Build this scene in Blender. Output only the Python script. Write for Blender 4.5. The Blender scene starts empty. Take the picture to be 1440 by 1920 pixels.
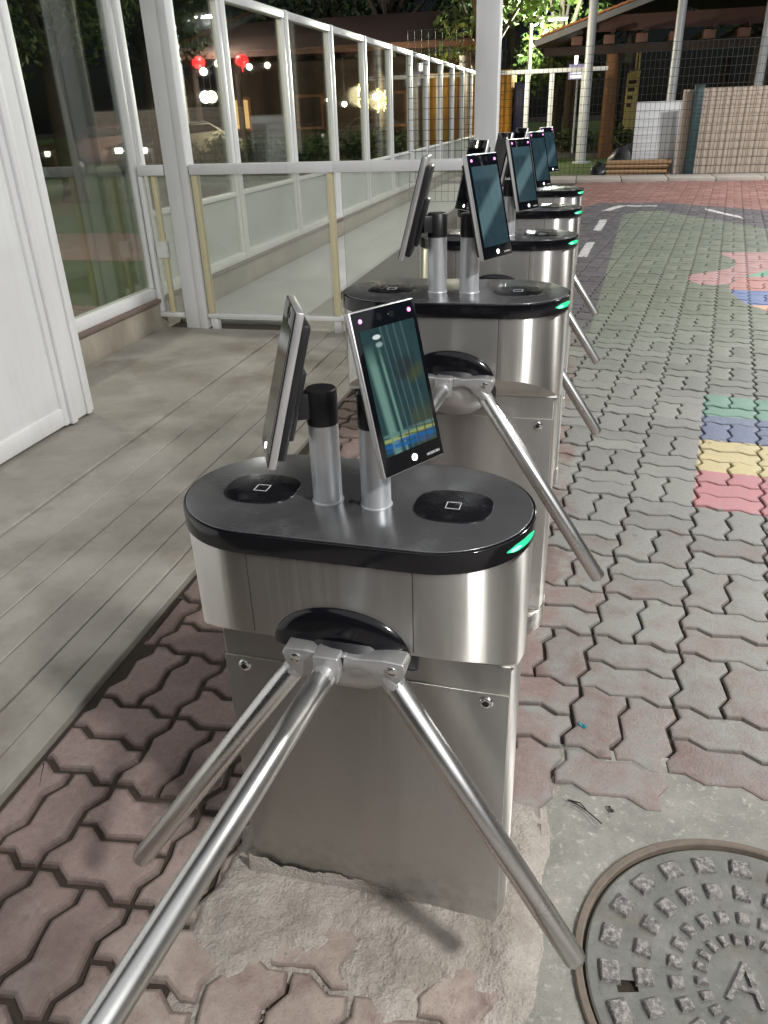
import bpy, bmesh, math, random
from mathutils import Vector, Matrix, noise
R = math.radians
random.seed(7)
SC = bpy.context.scene
COL = SC.collection

# ------------------------------------------------------------------ camera
cam_d = bpy.data.cameras.new('camera'); cam = bpy.data.objects.new('camera', cam_d); COL.objects.link(cam)
RM = ((0.97226333, 0.08031383, -0.21966727), (0.23192559, -0.45249399, 0.86108055), (-0.03024145, -0.8881435, -0.45857015))
cam.matrix_world = Matrix(((RM[0][0], -RM[0][1], -RM[0][2], 0.0), (RM[1][0], -RM[1][1], -RM[1][2], 0.0),
                           (RM[2][0], -RM[2][1], -RM[2][2], 1.5), (0, 0, 0, 1)))
cam_d.sensor_fit = 'VERTICAL'; cam_d.sensor_height = 24.0; cam_d.lens = 24.0 * 1440.545 / 1920
cam_d.clip_start = 0.02; cam_d.clip_end = 400
SC.camera = cam
P_NEAR, P_MID, P_FAR, P_FILL = 740, 480, 640, 150     # street lamp powers; the last is an added fill lamp
SC.render.resolution_x = 768; SC.render.resolution_y = 1024
# ------------------------------------------------------------------ night sky, soft overhead glow, exposure
SUN_EL, SUN_AZ = 62, 128          # azimuth clockwise from +Y (the row's direction)
w = bpy.data.worlds.new('World'); SC.world = w; w.use_nodes = True
wn = w.node_tree.nodes; bgn = wn['Background']
sky = wn.new('ShaderNodeTexSky'); sky.sky_type = 'NISHITA'; sky.sun_disc = False
sky.sun_elevation = R(SUN_EL); sky.sun_rotation = R(SUN_AZ)
w.node_tree.links.new(sky.outputs[0], bgn.inputs[0]); bgn.inputs[1].default_value = 0.0016
sd = bpy.data.lights.new('sun', 'SUN'); sd.energy = 0.85; sd.angle = R(95); sd.color = (0.97, 0.985, 1.0)
so = bpy.data.objects.new('sun', sd); COL.objects.link(so)
sdir = Vector((math.sin(R(SUN_AZ)) * math.cos(R(SUN_EL)), math.cos(R(SUN_AZ)) * math.cos(R(SUN_EL)), math.sin(R(SUN_EL))))
so.rotation_euler = sdir.to_track_quat('Z', 'Y').to_euler(); so.location = sdir * 30
SC.view_settings.view_transform = 'Standard'; SC.view_settings.look = 'None'
SC.view_settings.exposure = 0.3; SC.view_settings.gamma = 1.0; SC.view_settings.use_curve_mapping = False
SC.cycles.use_denoising = True
SC.cycles.max_bounces = 5; SC.cycles.diffuse_bounces = 2; SC.cycles.glossy_bounces = 3; SC.cycles.transparent_max_bounces = 12
SC.cycles.use_adaptive_sampling = True; SC.cycles.adaptive_threshold = .02
SC.cycles.sample_clamp_indirect = 4.0

# ------------------------------------------------------------------ node expressions
class X:
    """A float value in a node tree, with arithmetic."""
    def __init__(s, nt, v): s.nt = nt; s.v = v
    def _m(s, op, *a, clamp=False):
        n = s.nt.nodes.new('ShaderNodeMath'); n.operation = op; n.use_clamp = clamp
        for i, q in enumerate(a):
            q = q.v if isinstance(q, X) else q
            if isinstance(q, (int, float)): n.inputs[i].default_value = q
            else: s.nt.links.new(q, n.inputs[i])
        return X(s.nt, n.outputs[0])
    def __add__(s, o): return s._m('ADD', s, o)
    __radd__ = __add__
    def __sub__(s, o): return s._m('SUBTRACT', s, o)
    def __rsub__(s, o): return s._m('SUBTRACT', o, s)
    def __mul__(s, o): return s._m('MULTIPLY', s, o)
    __rmul__ = __mul__
    def __truediv__(s, o): return s._m('DIVIDE', s, o)
    def mx(s, o): return s._m('MAXIMUM', s, o)
    def mn(s, o): return s._m('MINIMUM', s, o)
    def fr(s): return s._m('FRACT', s)
    def fl(s): return s._m('FLOOR', s)
    def ab(s): return s._m('ABSOLUTE', s)
    def sn(s): return s._m('SINE', s)
    def gt(s, o, soft=0.004): return s._m('MULTIPLY_ADD', s - o, 1.0 / soft, 0.5, clamp=True)   # soft step s > o
    def lt(s, o, soft=0.004): return s._m('MULTIPLY_ADD', s - o, -1.0 / soft, 0.5, clamp=True)
    def cl(s): return s._m('ADD', s, 0.0, clamp=True)

class Mat:
    def __init__(s, name):
        s.m = bpy.data.materials.new(name); s.m.use_nodes = True
        s.nt = s.m.node_tree; s.b = s.nt.nodes['Principled BSDF']
    def node(s, t, **k):
        n = s.nt.nodes.new(t)
        for a, v in k.items(): setattr(n, a, v)
        return n
    def link(s, a, b): s.nt.links.new(a.v if isinstance(a, X) else a, b)
    def set(s, name, v):
        i = s.b.inputs[name]
        if isinstance(v, X) or hasattr(v, 'links'): s.link(v, i)
        else: i.default_value = v if not (isinstance(v, tuple) and len(v) == 3) else (*v, 1)
        return s
    def pos(s, kind='world'):
        if kind == 'world': o = s.node('ShaderNodeNewGeometry').outputs['Position']
        else: o = s.node('ShaderNodeTexCoord').outputs['Object' if kind == 'object' else 'UV']
        return o
    def xyz(s, vec):
        n = s.node('ShaderNodeSeparateXYZ'); s.link(vec, n.inputs[0])
        return [X(s.nt, n.outputs[i]) for i in range(3)]
    def noise(s, vec, scale, detail=4, rough=.55, stretch=None):
        n = s.node('ShaderNodeTexNoise'); n.inputs['Scale'].default_value = scale
        n.inputs['Detail'].default_value = detail; n.inputs['Roughness'].default_value = rough
        if stretch:
            mp = s.node('ShaderNodeMapping'); mp.inputs['Scale'].default_value = stretch
            s.link(vec, mp.inputs[0]); vec = mp.outputs[0]
        s.link(vec, n.inputs['Vector']); return X(s.nt, n.outputs['Fac'])
    def voro(s, vec, scale):
        n = s.node('ShaderNodeTexVoronoi'); n.inputs['Scale'].default_value = scale
        s.link(vec, n.inputs['Vector']); return X(s.nt, n.outputs['Distance'])
    def mix(s, f, a, b):
        n = s.node('ShaderNodeMix', data_type='RGBA')
        for k, q in ((0, f), (6, a), (7, b)):
            if isinstance(q, X) or hasattr(q, 'links'): s.link(q, n.inputs[k])
            else: n.inputs[k].default_value = q if not (isinstance(q, tuple) and len(q) == 3) else (*q, 1)
        return n.outputs[2]
    def bump(s, h, strength=.3, dist=.002):
        n = s.node('ShaderNodeBump'); n.inputs['Strength'].default_value = strength; n.inputs['Distance'].default_value = dist
        s.link(h, n.inputs['Height']); s.link(n.outputs[0], s.b.inputs['Normal']); return s
    def emit(s, col, st):
        s.set('Emission Color', col); s.b.inputs['Emission Strength'].default_value = st; return s

MATS = {}
def plain(name, col, rough=.5, metal=0.0, var=.15, scale=20, bump=0.0, coat=0.0, spec=.5):
    if name in MATS: return MATS[name].m
    q = Mat(name); p = q.pos('object')
    n = q.noise(p, scale, 5)
    lo = tuple(c * (1 - var) for c in col); hi = tuple(min(1, c * (1 + var)) for c in col)
    q.set('Base Color', q.mix(n, lo, hi)); q.set('Roughness', (n * .2 + (rough - .1)).cl()); q.set('Metallic', metal)
    q.b.inputs['Coat Weight'].default_value = coat; q.b.inputs['Specular IOR Level'].default_value = spec
    if bump: q.bump(n, bump, .003)
    MATS[name] = q; return q.m
def emitter(name, col, st):
    if name in MATS: return MATS[name].m
    q = Mat(name); q.set('Base Color', col); q.emit((*col, 1), st); MATS[name] = q; return q.m

# brushed stainless steel: the brushing runs round the housing, so highlights stretch upwards
def steel(name, col=(.56, .55, .525), rough=.27, aniso=.75, radial=True, smudge=.1):
    q = Mat(name); p = q.pos('object')
    br = q.noise(p, 1.0, 2, .6, (3, 3, 2200)); sm = q.noise(p, 5, 3, .6); sc = q.noise(p, 60, 2)
    c = q.mix((sm * 1.4 - .3).cl(), tuple(c * .88 for c in col), col); z = q.xyz(p)[2]
    if radial:
        fp = q.noise(p, 34, 5, .7); dr = q.noise(p, 1.0, 3, .6, (60, 60, 3.5))
        c = q.mix((fp * 5 - 3.15).cl() * .30, c, (.30, .28, .25)); c = q.mix((dr * 5 - 3.3).cl() * .12, c, (.32, .30, .27))
        c = q.mix(((.26 - z) * 4.5).cl() * (fp * 3.4 - 1.3).cl() * .7, c, (.27, .235, .20))
    q.set('Base Color', c); q.set('Metallic', 1.0)
    q.set('Roughness', (br * .05 + sm * smudge + sc * .02 + (rough - .09)).cl())
    q.b.inputs['Anisotropic'].default_value = aniso; q.b.inputs['Anisotropic Rotation'].default_value = .25
    if radial:
        t = q.node('ShaderNodeTangent', direction_type='RADIAL', axis='Z'); q.link(t.outputs[0], q.b.inputs['Tangent'])
    if radial:
        wv = q.noise(p, 1.0, 3, .55, (17, 17, .5)); q.bump(wv, .13, .012)
    MATS[name] = q; return q.m
STEEL = steel('brushed_steel', (.73, .71, .675), .39, 1.0)
ARM = steel('polished_steel_tube', (.76, .755, .735), .27, .0, False, .14)
CHROME = plain('chrome', (.75, .75, .74), .14, 1.0, .05)
CAST = plain('satin_cast_aluminium', (.56, .56, .56), .40, .8, .08, 40)
ALU = plain('anodised_aluminium', (.60, .62, .64), .38, .6, .05, 60)
SILV = plain('silver_frame', (.62, .62, .62), .32, .7, .05)
BLACK = plain('gloss_black_plastic', (.006, .006, .008), .12, 0, .2, 8)
MATTE = plain('matt_black_plastic', (.012, .012, .014), .42, 0, .2)
SEAM = plain('dark_seam', (.03, .028, .025), .7)
GLASSBLK = plain('black_cover_glass', (.004, .005, .007), .08, 0, .1, 4)
def white_coat():
    q = Mat('white_powder_coat'); p = q.pos(); n1 = q.noise(p, 2.2, 5, .65); n2 = q.noise(p, 1.0, 4, .6, (26, 26, 2)); n3 = q.noise(p, 70, 3); z = q.xyz(p)[2]
    c = q.mix(n1, (.70, .71, .715), (.82, .825, .82)); c = q.mix((n2 * 2.4 - 1.2).cl() * .28, c, (.5, .48, .43)); c = q.mix((n3 * 6 - 4.1).cl() * .5, c, (.34, .31, .27))
    low = ((.22 - z) * 5.0).cl() * (n1 * 2.4 - .8).cl(); c = q.mix(low * .45, c, (.36, .31, .25))
    q.set('Base Color', c); q.set('Roughness', (n1 * .3 + .28).cl()); q.bump(n1, .08, .01); return q.m
WHITEP = white_coat()
ICONW = plain('white_print', (.75, .75, .75), .5)
def top_plate_mat():
    q = Mat('dark_brushed_top'); p = q.pos('object')
    br = q.noise(p, 1.0, 3, .6, (5, 700, 5)); sm = q.noise(p, 9, 5, .65)
    q.set('Base Color', q.mix(sm, (.23, .23, .235), (.34, .34, .34))); q.set('Metallic', .8)
    q.set('Roughness', (br * .1 + sm * .16 + .11).cl()); return q.m
TOPM = top_plate_mat()
def reader_mat():
    q = Mat('reader_black'); p = q.pos('object'); n = q.noise(p, 26, 4, .6)
    q.set('Base Color', q.mix((n * 3 - 1.75).cl(), (.008, .008, .01), (.055, .055, .055))); q.set('Roughness', (n * .5 + .02).cl()); return q.m
READER = reader_mat()
GREEN = emitter('green_led', (.015, .52, .22), .85)
GREENHOT = emitter('green_led_core', (.25, .95, .6), 1.2)
PINKLED = emitter('pink_infrared_led', (1.0, .2, .85), 3.0)
WHITELED = emitter('white_ring_led', (1, 1, 1), 2.5)

# ------------------------------------------------------------------ mesh helpers
def new_obj(name, me, mat=None, parent=None):
    o = bpy.data.objects.new(name, me); COL.objects.link(o)
    if mat is not None and me is not None and not me.materials: me.materials.append(mat)
    if parent is not None: o.parent = parent
    return o
def mesh_of(name, vs, fs, smooth=None):
    me = bpy.data.meshes.new(name); me.from_pydata([tuple(v) for v in vs], [], fs); me.validate(); me.update()
    if smooth is not None:
        me.polygons.foreach_set('use_smooth', [True] * len(me.polygons)); me.set_sharp_from_angle(angle=R(smooth))
    return me
def bm_mesh(name, bm, smooth=None):
    bmesh.ops.recalc_face_normals(bm, faces=bm.faces)
    me = bpy.data.meshes.new(name); bm.to_mesh(me); bm.free()
    if smooth is not None:
        me.polygons.foreach_set('use_smooth', [True] * len(me.polygons)); me.set_sharp_from_angle(angle=R(smooth))
    return me
def box_mesh(name, size, c=(0, 0, 0), bev=0.0, rot=None, seg=2):
    bm = bmesh.new(); bmesh.ops.create_cube(bm, size=1)
    bmesh.ops.scale(bm, vec=size, verts=bm.verts)
    if bev: bmesh.ops.bevel(bm, geom=bm.edges[:], offset=bev, segments=seg, affect='EDGES', profile=.5)
    if rot is not None: bmesh.ops.transform(bm, matrix=rot, verts=bm.verts)
    bmesh.ops.translate(bm, vec=c, verts=bm.verts)
    return bm_mesh(name, bm, 40 if bev else None)
def box(name, x0, x1, y0, y1, z0, z1, mat, parent=None, bev=0.0):
    return new_obj(name, box_mesh(name, (x1 - x0, y1 - y0, z1 - z0), ((x0 + x1) / 2, (y0 + y1) / 2, (z0 + z1) / 2), bev), mat, parent)
def basis(d):
    d = Vector(d).normalized(); a = Vector((0, 0, 1)) if abs(d.z) < .9 else Vector((1, 0, 0))
    u = a.cross(d).normalized(); return u, d.cross(u), d
def sweep(name, stations, n=20, flute=0, amp=0.0, smooth=50):
    """stations: (point, radius) along a chain; round section, closed ends."""
    vs, fs = [], []
    P = [Vector(p) for p, r in stations]
    d0 = P[-1] - P[0]; u, v, _ = basis(d0)
    for k, (p, r) in enumerate(stations):
        for i in range(n):
            a = 2 * math.pi * i / n; rr = r + (amp if flute and i % 2 else 0.0) * (1 if 0 < k < len(stations) - 1 else 0)
            vs.append(P[k] + (u * math.cos(a) + v * math.sin(a)) * rr)
    for k in range(len(stations) - 1):
        for i in range(n):
            j = (i + 1) % n; fs.append((k * n + i, k * n + j, (k + 1) * n + j, (k + 1) * n + i))
    fs.append(tuple(range(n))[::-1]); fs.append(tuple(range((len(stations) - 1) * n, len(stations) * n)))
    return mesh_of(name, vs, fs, smooth)
def tube(name, a, b, r, mat, parent=None, n=14, r2=None):
    return new_obj(name, sweep(name, [(a, r), (b, r2 or r)], n), mat, parent)
def prism_mesh(name, pts, z0, z1, bev=0.0, smooth=40):
    bm = bmesh.new(); vs = [bm.verts.new((x, y, z0)) for x, y in pts]; f = bm.faces.new(vs)
    r = bmesh.ops.extrude_face_region(bm, geom=[f]); top = [q for q in r['geom'] if isinstance(q, bmesh.types.BMVert)]
    bmesh.ops.translate(bm, vec=(0, 0, z1 - z0), verts=top)
    if bev:
        es = [e for e in bm.edges if all(abs(v.co.z - z1) < 1e-6 for v in e.verts)]
        bmesh.ops.bevel(bm, geom=es, offset=bev, segments=3, affect='EDGES', profile=.5)
    return bm_mesh(name, bm, smooth)
def stadium(W, Rr, n=22):
    h = W / 2 - Rr; pts = []
    for i in range(n + 1): a = -math.pi / 2 + math.pi * i / n; pts.append((h + Rr * math.cos(a), Rr * math.sin(a)))
    for i in range(n + 1): a = math.pi / 2 + math.pi * i / n; pts.append((-h + Rr * math.cos(a), Rr * math.sin(a)))
    return pts
def empty(name, loc=(0, 0, 0), rz=0.0):
    o = bpy.data.objects.new(name, None); COL.objects.link(o); o.location = loc; o.rotation_euler = (0, 0, rz); o.empty_display_size = .1; return o
def tag(o, label=None, cat=None, group=None, kind=None):
    if label: o['label'] = label
    if cat: o['category'] = cat
    if group: o['group'] = group
    if kind: o['kind'] = kind
    return o
def copy_tree(o, parent=None):
    c = o.copy(); COL.objects.link(c); c.parent = parent
    for ch in list(o.children): copy_tree(ch, c)
    return c
def grid_sheet(name, x0, x1, y0, y1, z, mat, parent=None, nx=1, ny=1):
    vs = [(x0 + (x1 - x0) * i / nx, y0 + (y1 - y0) * j / ny, z) for j in range(ny + 1) for i in range(nx + 1)]
    fs = [(j * (nx + 1) + i, j * (nx + 1) + i + 1, (j + 1) * (nx + 1) + i + 1, (j + 1) * (nx + 1) + i) for j in range(ny) for i in range(nx)]
    return new_obj(name, mesh_of(name, vs, fs), mat, parent)
def in_view(p, m=.08):
    d = Vector(p) - Vector((0, 0, 1.5)); c = [sum(RM[r][k] * d[r] for r in range(3)) for k in range(3)]
    if c[2] < .05: return False
    x = (c[0] / c[2] * 1440.5 + 720) / 1440; y = (c[1] / c[2] * 1440.5 + 960) / 1920
    return -m < x < 1 + m and -m < y < 1 + m

# ================================================================== THE SETTING
# ---- ground under everything
q = Mat('dark_earth'); p = q.pos(); n = q.noise(p, 60, 6, .7); n2 = q.noise(p, 4, 4)
q.set('Base Color', q.mix((n * 1.6 - .3).cl(), q.mix(n2, (.016, .012, .009), (.035, .026, .018)), q.mix((q.noise(p, 1.6, 4, .6) * 4 - 1.9).cl(), (.05, .036, .025), (.085, .07, .026)))); q.set('Roughness', .95); q.bump(n, .8, .008)
SOIL = q.m
tag(grid_sheet('ground', -120, 120, -30, 220, -.022, SOIL), kind='structure')

# ---- block paving: basket weave of zigzag-edged blocks, painted in places
S = .2625; ROT = R(-8.6); OX, OY = .4025, 2.0616
UX, UY = math.cos(ROT), math.sin(ROT); VX, VY = -UY, UX
def g2w(a, b): return (OX + (UX * a + VX * b) * S, OY + (UY * a + VY * b) * S)
def w2g(x, y): dx, dy = (x - OX) / S, (y - OY) / S; return (dx * UX + dy * UY, dx * VX + dy * VY)
AMP = .046
def zig_h(t): return [(0, 0), (.16, AMP), (.34, -AMP), (.66, AMP), (.84, -AMP), (1, 0)] if t is None else None
ZH = [(0, 0), (.16, AMP), (.34, -AMP), (.5, 0), (.66, AMP), (.84, -AMP), (1, 0)]
ZV = [(0, 0), (.16, -AMP), (.34, AMP), (.5, 0), (.66, -AMP), (.84, AMP), (1, 0)]
def hline(y, a, b): pts = [(t, y + d) for t, d in ZH if a - 1e-6 <= t <= b + 1e-6]; return pts
def vline(x, a, b): pts = [(x + d, t) for t, d in ZV if a - 1e-6 <= t <= b + 1e-6]; return pts
def ring(x0, x1, y0, y1):
    r = hline(y0, x0, x1) + vline(x1, y0, y1)[1:] + hline(y1, x0, x1)[::-1][1:] + vline(x0, y0, y1)[::-1][1:-1]
    return r
KINDS = {'full': [ring(0, 1, 0, .5), ring(0, 1, .5, 1)], 'split': [ring(0, .5, 0, 1), ring(.5, 1, 0, 1)]}
def inset(poly, d):
    n = len(poly); out = []
    for i in range(n):
        p0, p1, p2 = Vector(poly[i - 1]), Vector(poly[i]), Vector(poly[(i + 1) % n])
        a = (p1 - p0); b = (p2 - p1)
        if a.length < 1e-7 or b.length < 1e-7: continue
        a.normalize(); b.normalize()
        na = Vector((-a.y, a.x)); nb = Vector((-b.y, b.x)); m = na + nb
        if m.length < 1e-5: m = na
        m = m / max(.35, m.dot(na)); out.append(tuple(p1 + m * d))
    return out
def clip(poly, fn):
    out = []
    for i in range(len(poly)):
        a, b = poly[i - 1], poly[i]; fa, fb = fn(*a), fn(*b)
        if (fa >= 0) != (fb >= 0):
            t = fa / (fa - fb); out.append((a[0] + (b[0] - a[0]) * t, a[1] + (b[1] - a[1]) * t))
        if fb >= 0: out.append(b)
    return out
def paver_geo(poly, gap, bev=.006, th=.045):
    """poly in metres; top at z=0. Rounded arris as a two-step chamfer."""
    r1 = inset(poly, gap / 2); r2 = inset(poly, gap / 2 + bev * .35); r3 = inset(poly, gap / 2 + bev)
    if not (len(r1) == len(r2) == len(r3)) or len(r1) < 3: return None
    r4 = inset(poly, gap / 2 + bev + .006)
    if len(r4) != len(r1): r4 = r3
    n = len(r1); vs = [(x, y, -th) for x, y in r1] + [(x, y, -bev) for x, y in r1] + [(x, y, -bev * .3) for x, y in r2] + [(x, y, 0) for x, y in r3] + [(x, y, .0006) for x, y in r4]
    fs = [(k * n + i, k * n + (i + 1) % n, (k + 1) * n + (i + 1) % n, (k + 1) * n + i) for k in range(4) for i in range(n)]
    fs.append(tuple(range(4 * n, 5 * n))); return vs, fs
def edge_attr(me, counts):
    at_ = me.attributes.new('edge', 'FLOAT', 'POINT'); d = []
    for c in counts: d += [1.0] * (c * 4 // 5) + [0.0] * (c // 5)
    at_.data.foreach_set('value', d)

def paving_mat():
    q = Mat('painted_block_paving'); p = q.pos(); x, y, z = q.xyz(p)
    oi = q.node('ShaderNodeObjectInfo'); at = q.node('ShaderNodeAttribute', attribute_name='rnd')
    rnd = (X(q.nt, oi.outputs['Random']) + X(q.nt, at.outputs['Fac'])).fr()
    rnd2 = (rnd * 7.31).fr()
    n1 = q.noise(p, 9, 4, .65); n2 = q.noise(p, 55, 3, .7); n3 = q.noise(p, 2.3, 3, .6); n4 = q.noise(p, 190, 2, .6)
    # bare blocks: dusty pink to brown-grey
    bare = q.mix((rnd * .55 + n1 * .9 - .22).cl(), (.142, .097, .086), (.285, .208, .19))
    bare = q.mix((n2 * 1.8 - .75).cl() * .55, bare, (.12, .085, .075))
    bare = q.mix((n3 * 3.2 - 1.75).cl() * .6, bare, (.10, .085, .078)); bare = q.mix((n1 * 5 - 2.7).cl() * .5, bare, (.24, .225, .205)); bare = q.mix((n1 * -5 + 2.0).cl() * .55, bare, (.16, .075, .062))
    # dark damp stain in the low corner beside the first turnstile
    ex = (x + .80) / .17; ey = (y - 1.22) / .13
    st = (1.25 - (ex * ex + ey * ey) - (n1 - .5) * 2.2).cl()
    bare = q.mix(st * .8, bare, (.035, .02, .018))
    # worn grey paint coat right of the row
    g = (x * 1.0 + (n3 - .5) * .5 + (n1 - .5) * .5 + .02)
    grey = q.mix((rnd2 * .6 + n1 * .5 - .05).cl(), (.19, .19, .18), (.27, .27, .25))
    fadeY = ((y - 1.35) / 2.2).cl()
    wear = (n1 * 2.2 + n2 * .9 + rnd2 * .35 + fadeY * 1.0 - 1.42).cl()
    cov = g.gt(.02, .12) * wear
    c = q.mix(cov, bare, grey)
    a = ((x - OX) * UX + (y - OY) * UY) / S + (n2 - .5) * .16; b = ((x - OX) * VX + (y - OY) * VY) / S + (n2 - .5) * .12 + (n1 - .5) * .1
    # green paint, fading in from the grey
    gm = ((y - 4.2) / 2.6 + (n3 - .5) * .6).cl() * x.gt(-.05, .4) * (n1 * 1.2 + n2 * .8 - .1).cl()
    grn = q.mix(rnd2, (.135, .165, .122), (.18, .205, .158)); c = q.mix(gm, c, grn)
    # darker olive belt
    ob = (1.0 - ((y - 7.6) / 1.3).ab()).cl(); c = q.mix(ob * .45, c, (.15, .155, .115))
    # painted road: dark grey loop
    xe = .16 + (y - 6.5) * .066; r_left = x.lt(xe) * y.gt(6.0, .8)
    top = y.gt(13.9 - ((x - 1.2).mx(0.0)) * 1.75 - ((.9 - x).mx(0.0)) * 2.0, .06)
    road = r_left.mx(top)
    dk = q.mix(rnd2, (.088, .082, .092), (.125, .115, .125)); c = q.mix(road, c, dk)
    # bare red blocks beyond the road
    ty = 15.15 - ((x - 1.4).mx(0.0)) * .95 - ((.25 - x).mx(0.0)) * 3.2
    redm = y.gt(ty, .08); rd = q.mix(rnd, (.19, .095, .08), (.28, .155, .135)); c = q.mix(redm, c, rd)
    # white lane dashes
    def dash(x0, y0, x1, y1, hw):
        # slanted bar between (x0,y0) and (x1,y1), half width in x
        t = (y - y0) / (y1 - y0); cx = t * (x1 - x0) + x0
        return (x - cx).ab().lt(hw, .01) * y.gt(y0, .02) * y.lt(y1, .02)
    wd = dash(.04, 9.37, .13, 10.49, .052).mx(dash(.22, 11.55, .32, 12.76, .055)).mx(dash(-.17, 7.2, -.09, 8.2, .05))
    wd = wd.mx(dash(.37, 13.95, .62, 14.62, .075)).mx((y - 14.63).ab().lt(.07, .02) * x.gt(.58, .02) * x.lt(1.22, .02))
    cy = 14.0 - (x - 1.95) * 2.9; wd = wd.mx((y - cy).ab().lt(.17, .04) * x.gt(1.93, .02) * x.lt(2.3, .02))
    c = q.mix(wd * (n2 * .5 + .62).cl(), c, (.62, .61, .60))
    # pink, coral and blue painted shapes
    pk = (y.lt(9.75) * y.gt(7.2) * x.gt(1.52 + ((y - 8.85) * (y - 8.85)) * .03 + (y - 8.4).mx(0.0) * .02))
    nose = (((x - 1.25) / .20) * ((x - 1.25) / .20) + ((y - 8.15) / .30) * ((y - 8.15) / .30)).lt(1.0, .05)
    neck = x.gt(1.2) * (y - (8.15 + (x - 1.2) * .9)).ab().lt(.28, .03)
    bite = (((x - 1.42) / .22) * ((x - 1.42) / .22) + ((y - 9.2) / .48) * ((y - 9.2) / .48)).lt(1.0, .05)
    pk = (pk.mx(neck) * (1.0 - bite)).mx(nose)
    c = q.mix(pk * .85, c, (.46, .26, .26))
    rim = ((x - 1.42) / .22); 
    body = (((x - 1.72) / .37) * ((x - 1.72) / .37) + ((y - 7.5) / .78) * ((y - 7.5) / .78)).lt(1.0, .05)
    c = q.mix(body * .9, c, (.44, .22, .20))
    c = q.mix(body * y.gt(7.02) * y.lt(7.62), c, (.15, .2, .36))
    c = q.mix(body * y.lt(7.02), c, (.62, .36, .24))
    wedge = x.gt(1.6) * y.gt(8.3 + (x - 1.6) * 0.1) * y.lt(8.32 + (x - 1.6) * 1.3); c = q.mix(wedge, c, (.16, .36, .25))
    # rainbow bars
    rb = a.gt(-.03, .02) * a.lt(3.4, .02) * b.gt(4.0, .02) * b.lt(9.75, .02)
    bars = q.mix(b.gt(5.5, .01), (.47, .205, .225), (.56, .475, .26)); bars = q.mix(b.gt(7.02, .01), bars, (.15, .175, .27)); bars = q.mix(b.gt(8.4, .01), bars, (.165, .295, .235))
    c = q.mix(rb * (n2 * 1.3 + n1 * .9 - .18).cl(), c, bars)
    # cement haze round the machine foot
    cm = ((1.0 - ((x + .34).ab() / .56)) * 3.0).cl() * ((1.28 - y) * 3.0).cl() * (n1 * 3.4 + n3 * 1.6 - 1.75).cl()
    c = q.mix(cm * .75, c, (.40, .335, .285))
    # grime that has gathered along the joints, heavier on the unpainted side
    ed = X(q.nt, q.node('ShaderNodeAttribute', attribute_name='edge').outputs['Fac'])
    gr = (ed * 1.1 + n1 * 1.3 + n2 * .6 - 1.35).cl() * ((.25 - x) * .8 + .3).cl().mn(.62).mx(.26)
    c = q.mix(gr, c, (.05, .036, .03))
    # grime specks
    c = q.mix((n4 * 5 - 3.0).cl() * .6, c, (.07, .06, .055)); c = q.mix((n4 * -5 + 1.75).cl() * .35, c, (.46, .44, .41)); c = q.mix((n2 * 4 - 2.3).cl() * .35, c, (.10, .09, .08)); c = q.mix((n2 * -5 + 1.9).cl() * .25, c, (.42, .39, .36))
    sp = q.voro(p, 7.0); c = q.mix(sp.lt(.07, .05) * .5, c, (.09, .08, .07))
    q.set('Base Color', c); q.set('Roughness', (n2 * .4 + n1 * .25 + .22).cl()); q.bump(n2 * .6 + n4 * .6, .7, .004)
    return q.m
PAVE = paving_mat()
pavement = tag(empty('pavement'), kind='structure')
tag(grid_sheet('joint_sand', -1.3, 6.4, .0, 19.6, -.0125, SOIL), kind='structure')
SLAB_X = -1.30
def keep(cx, cy):
    if cx < SLAB_X - .1 or math.hypot(cx - .441, cy - 1.015) < .475: return False
    if cx > .055 and cy < 1.40 and cx < 1.2: return False        # cement patch round the manhole
    return True
bricks = []
for i in range(-12, 34):
    for j in range(-10, 72):
        mx, my = g2w(i + .5, j + .5)
        if not keep(mx, my) and not keep(mx - .13, my) and not keep(mx, my + .13): continue
        if my < -.2 or my > 19.6 or mx > 6.2 or mx < SLAB_X - .3: continue
        if not in_view((mx, my, 0), .12): continue
        kind = 'full' if (i + j) % 2 == 0 else 'split'
        for k in (0, 1):
            off = ((.5, .25), (.5, .75)) if kind == 'full' else ((.25, .5), (.75, .5))
            cx, cy = g2w(i + off[k][0], j + off[k][1])
            if keep(cx, cy): bricks.append((math.hypot(cx, cy), i, j, kind, k, cx, cy))
bricks.sort()
shared = {}
vs_all, fs_all, rnd_all, counts_all = [], [], [], []
rng = random.Random(3)
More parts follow.
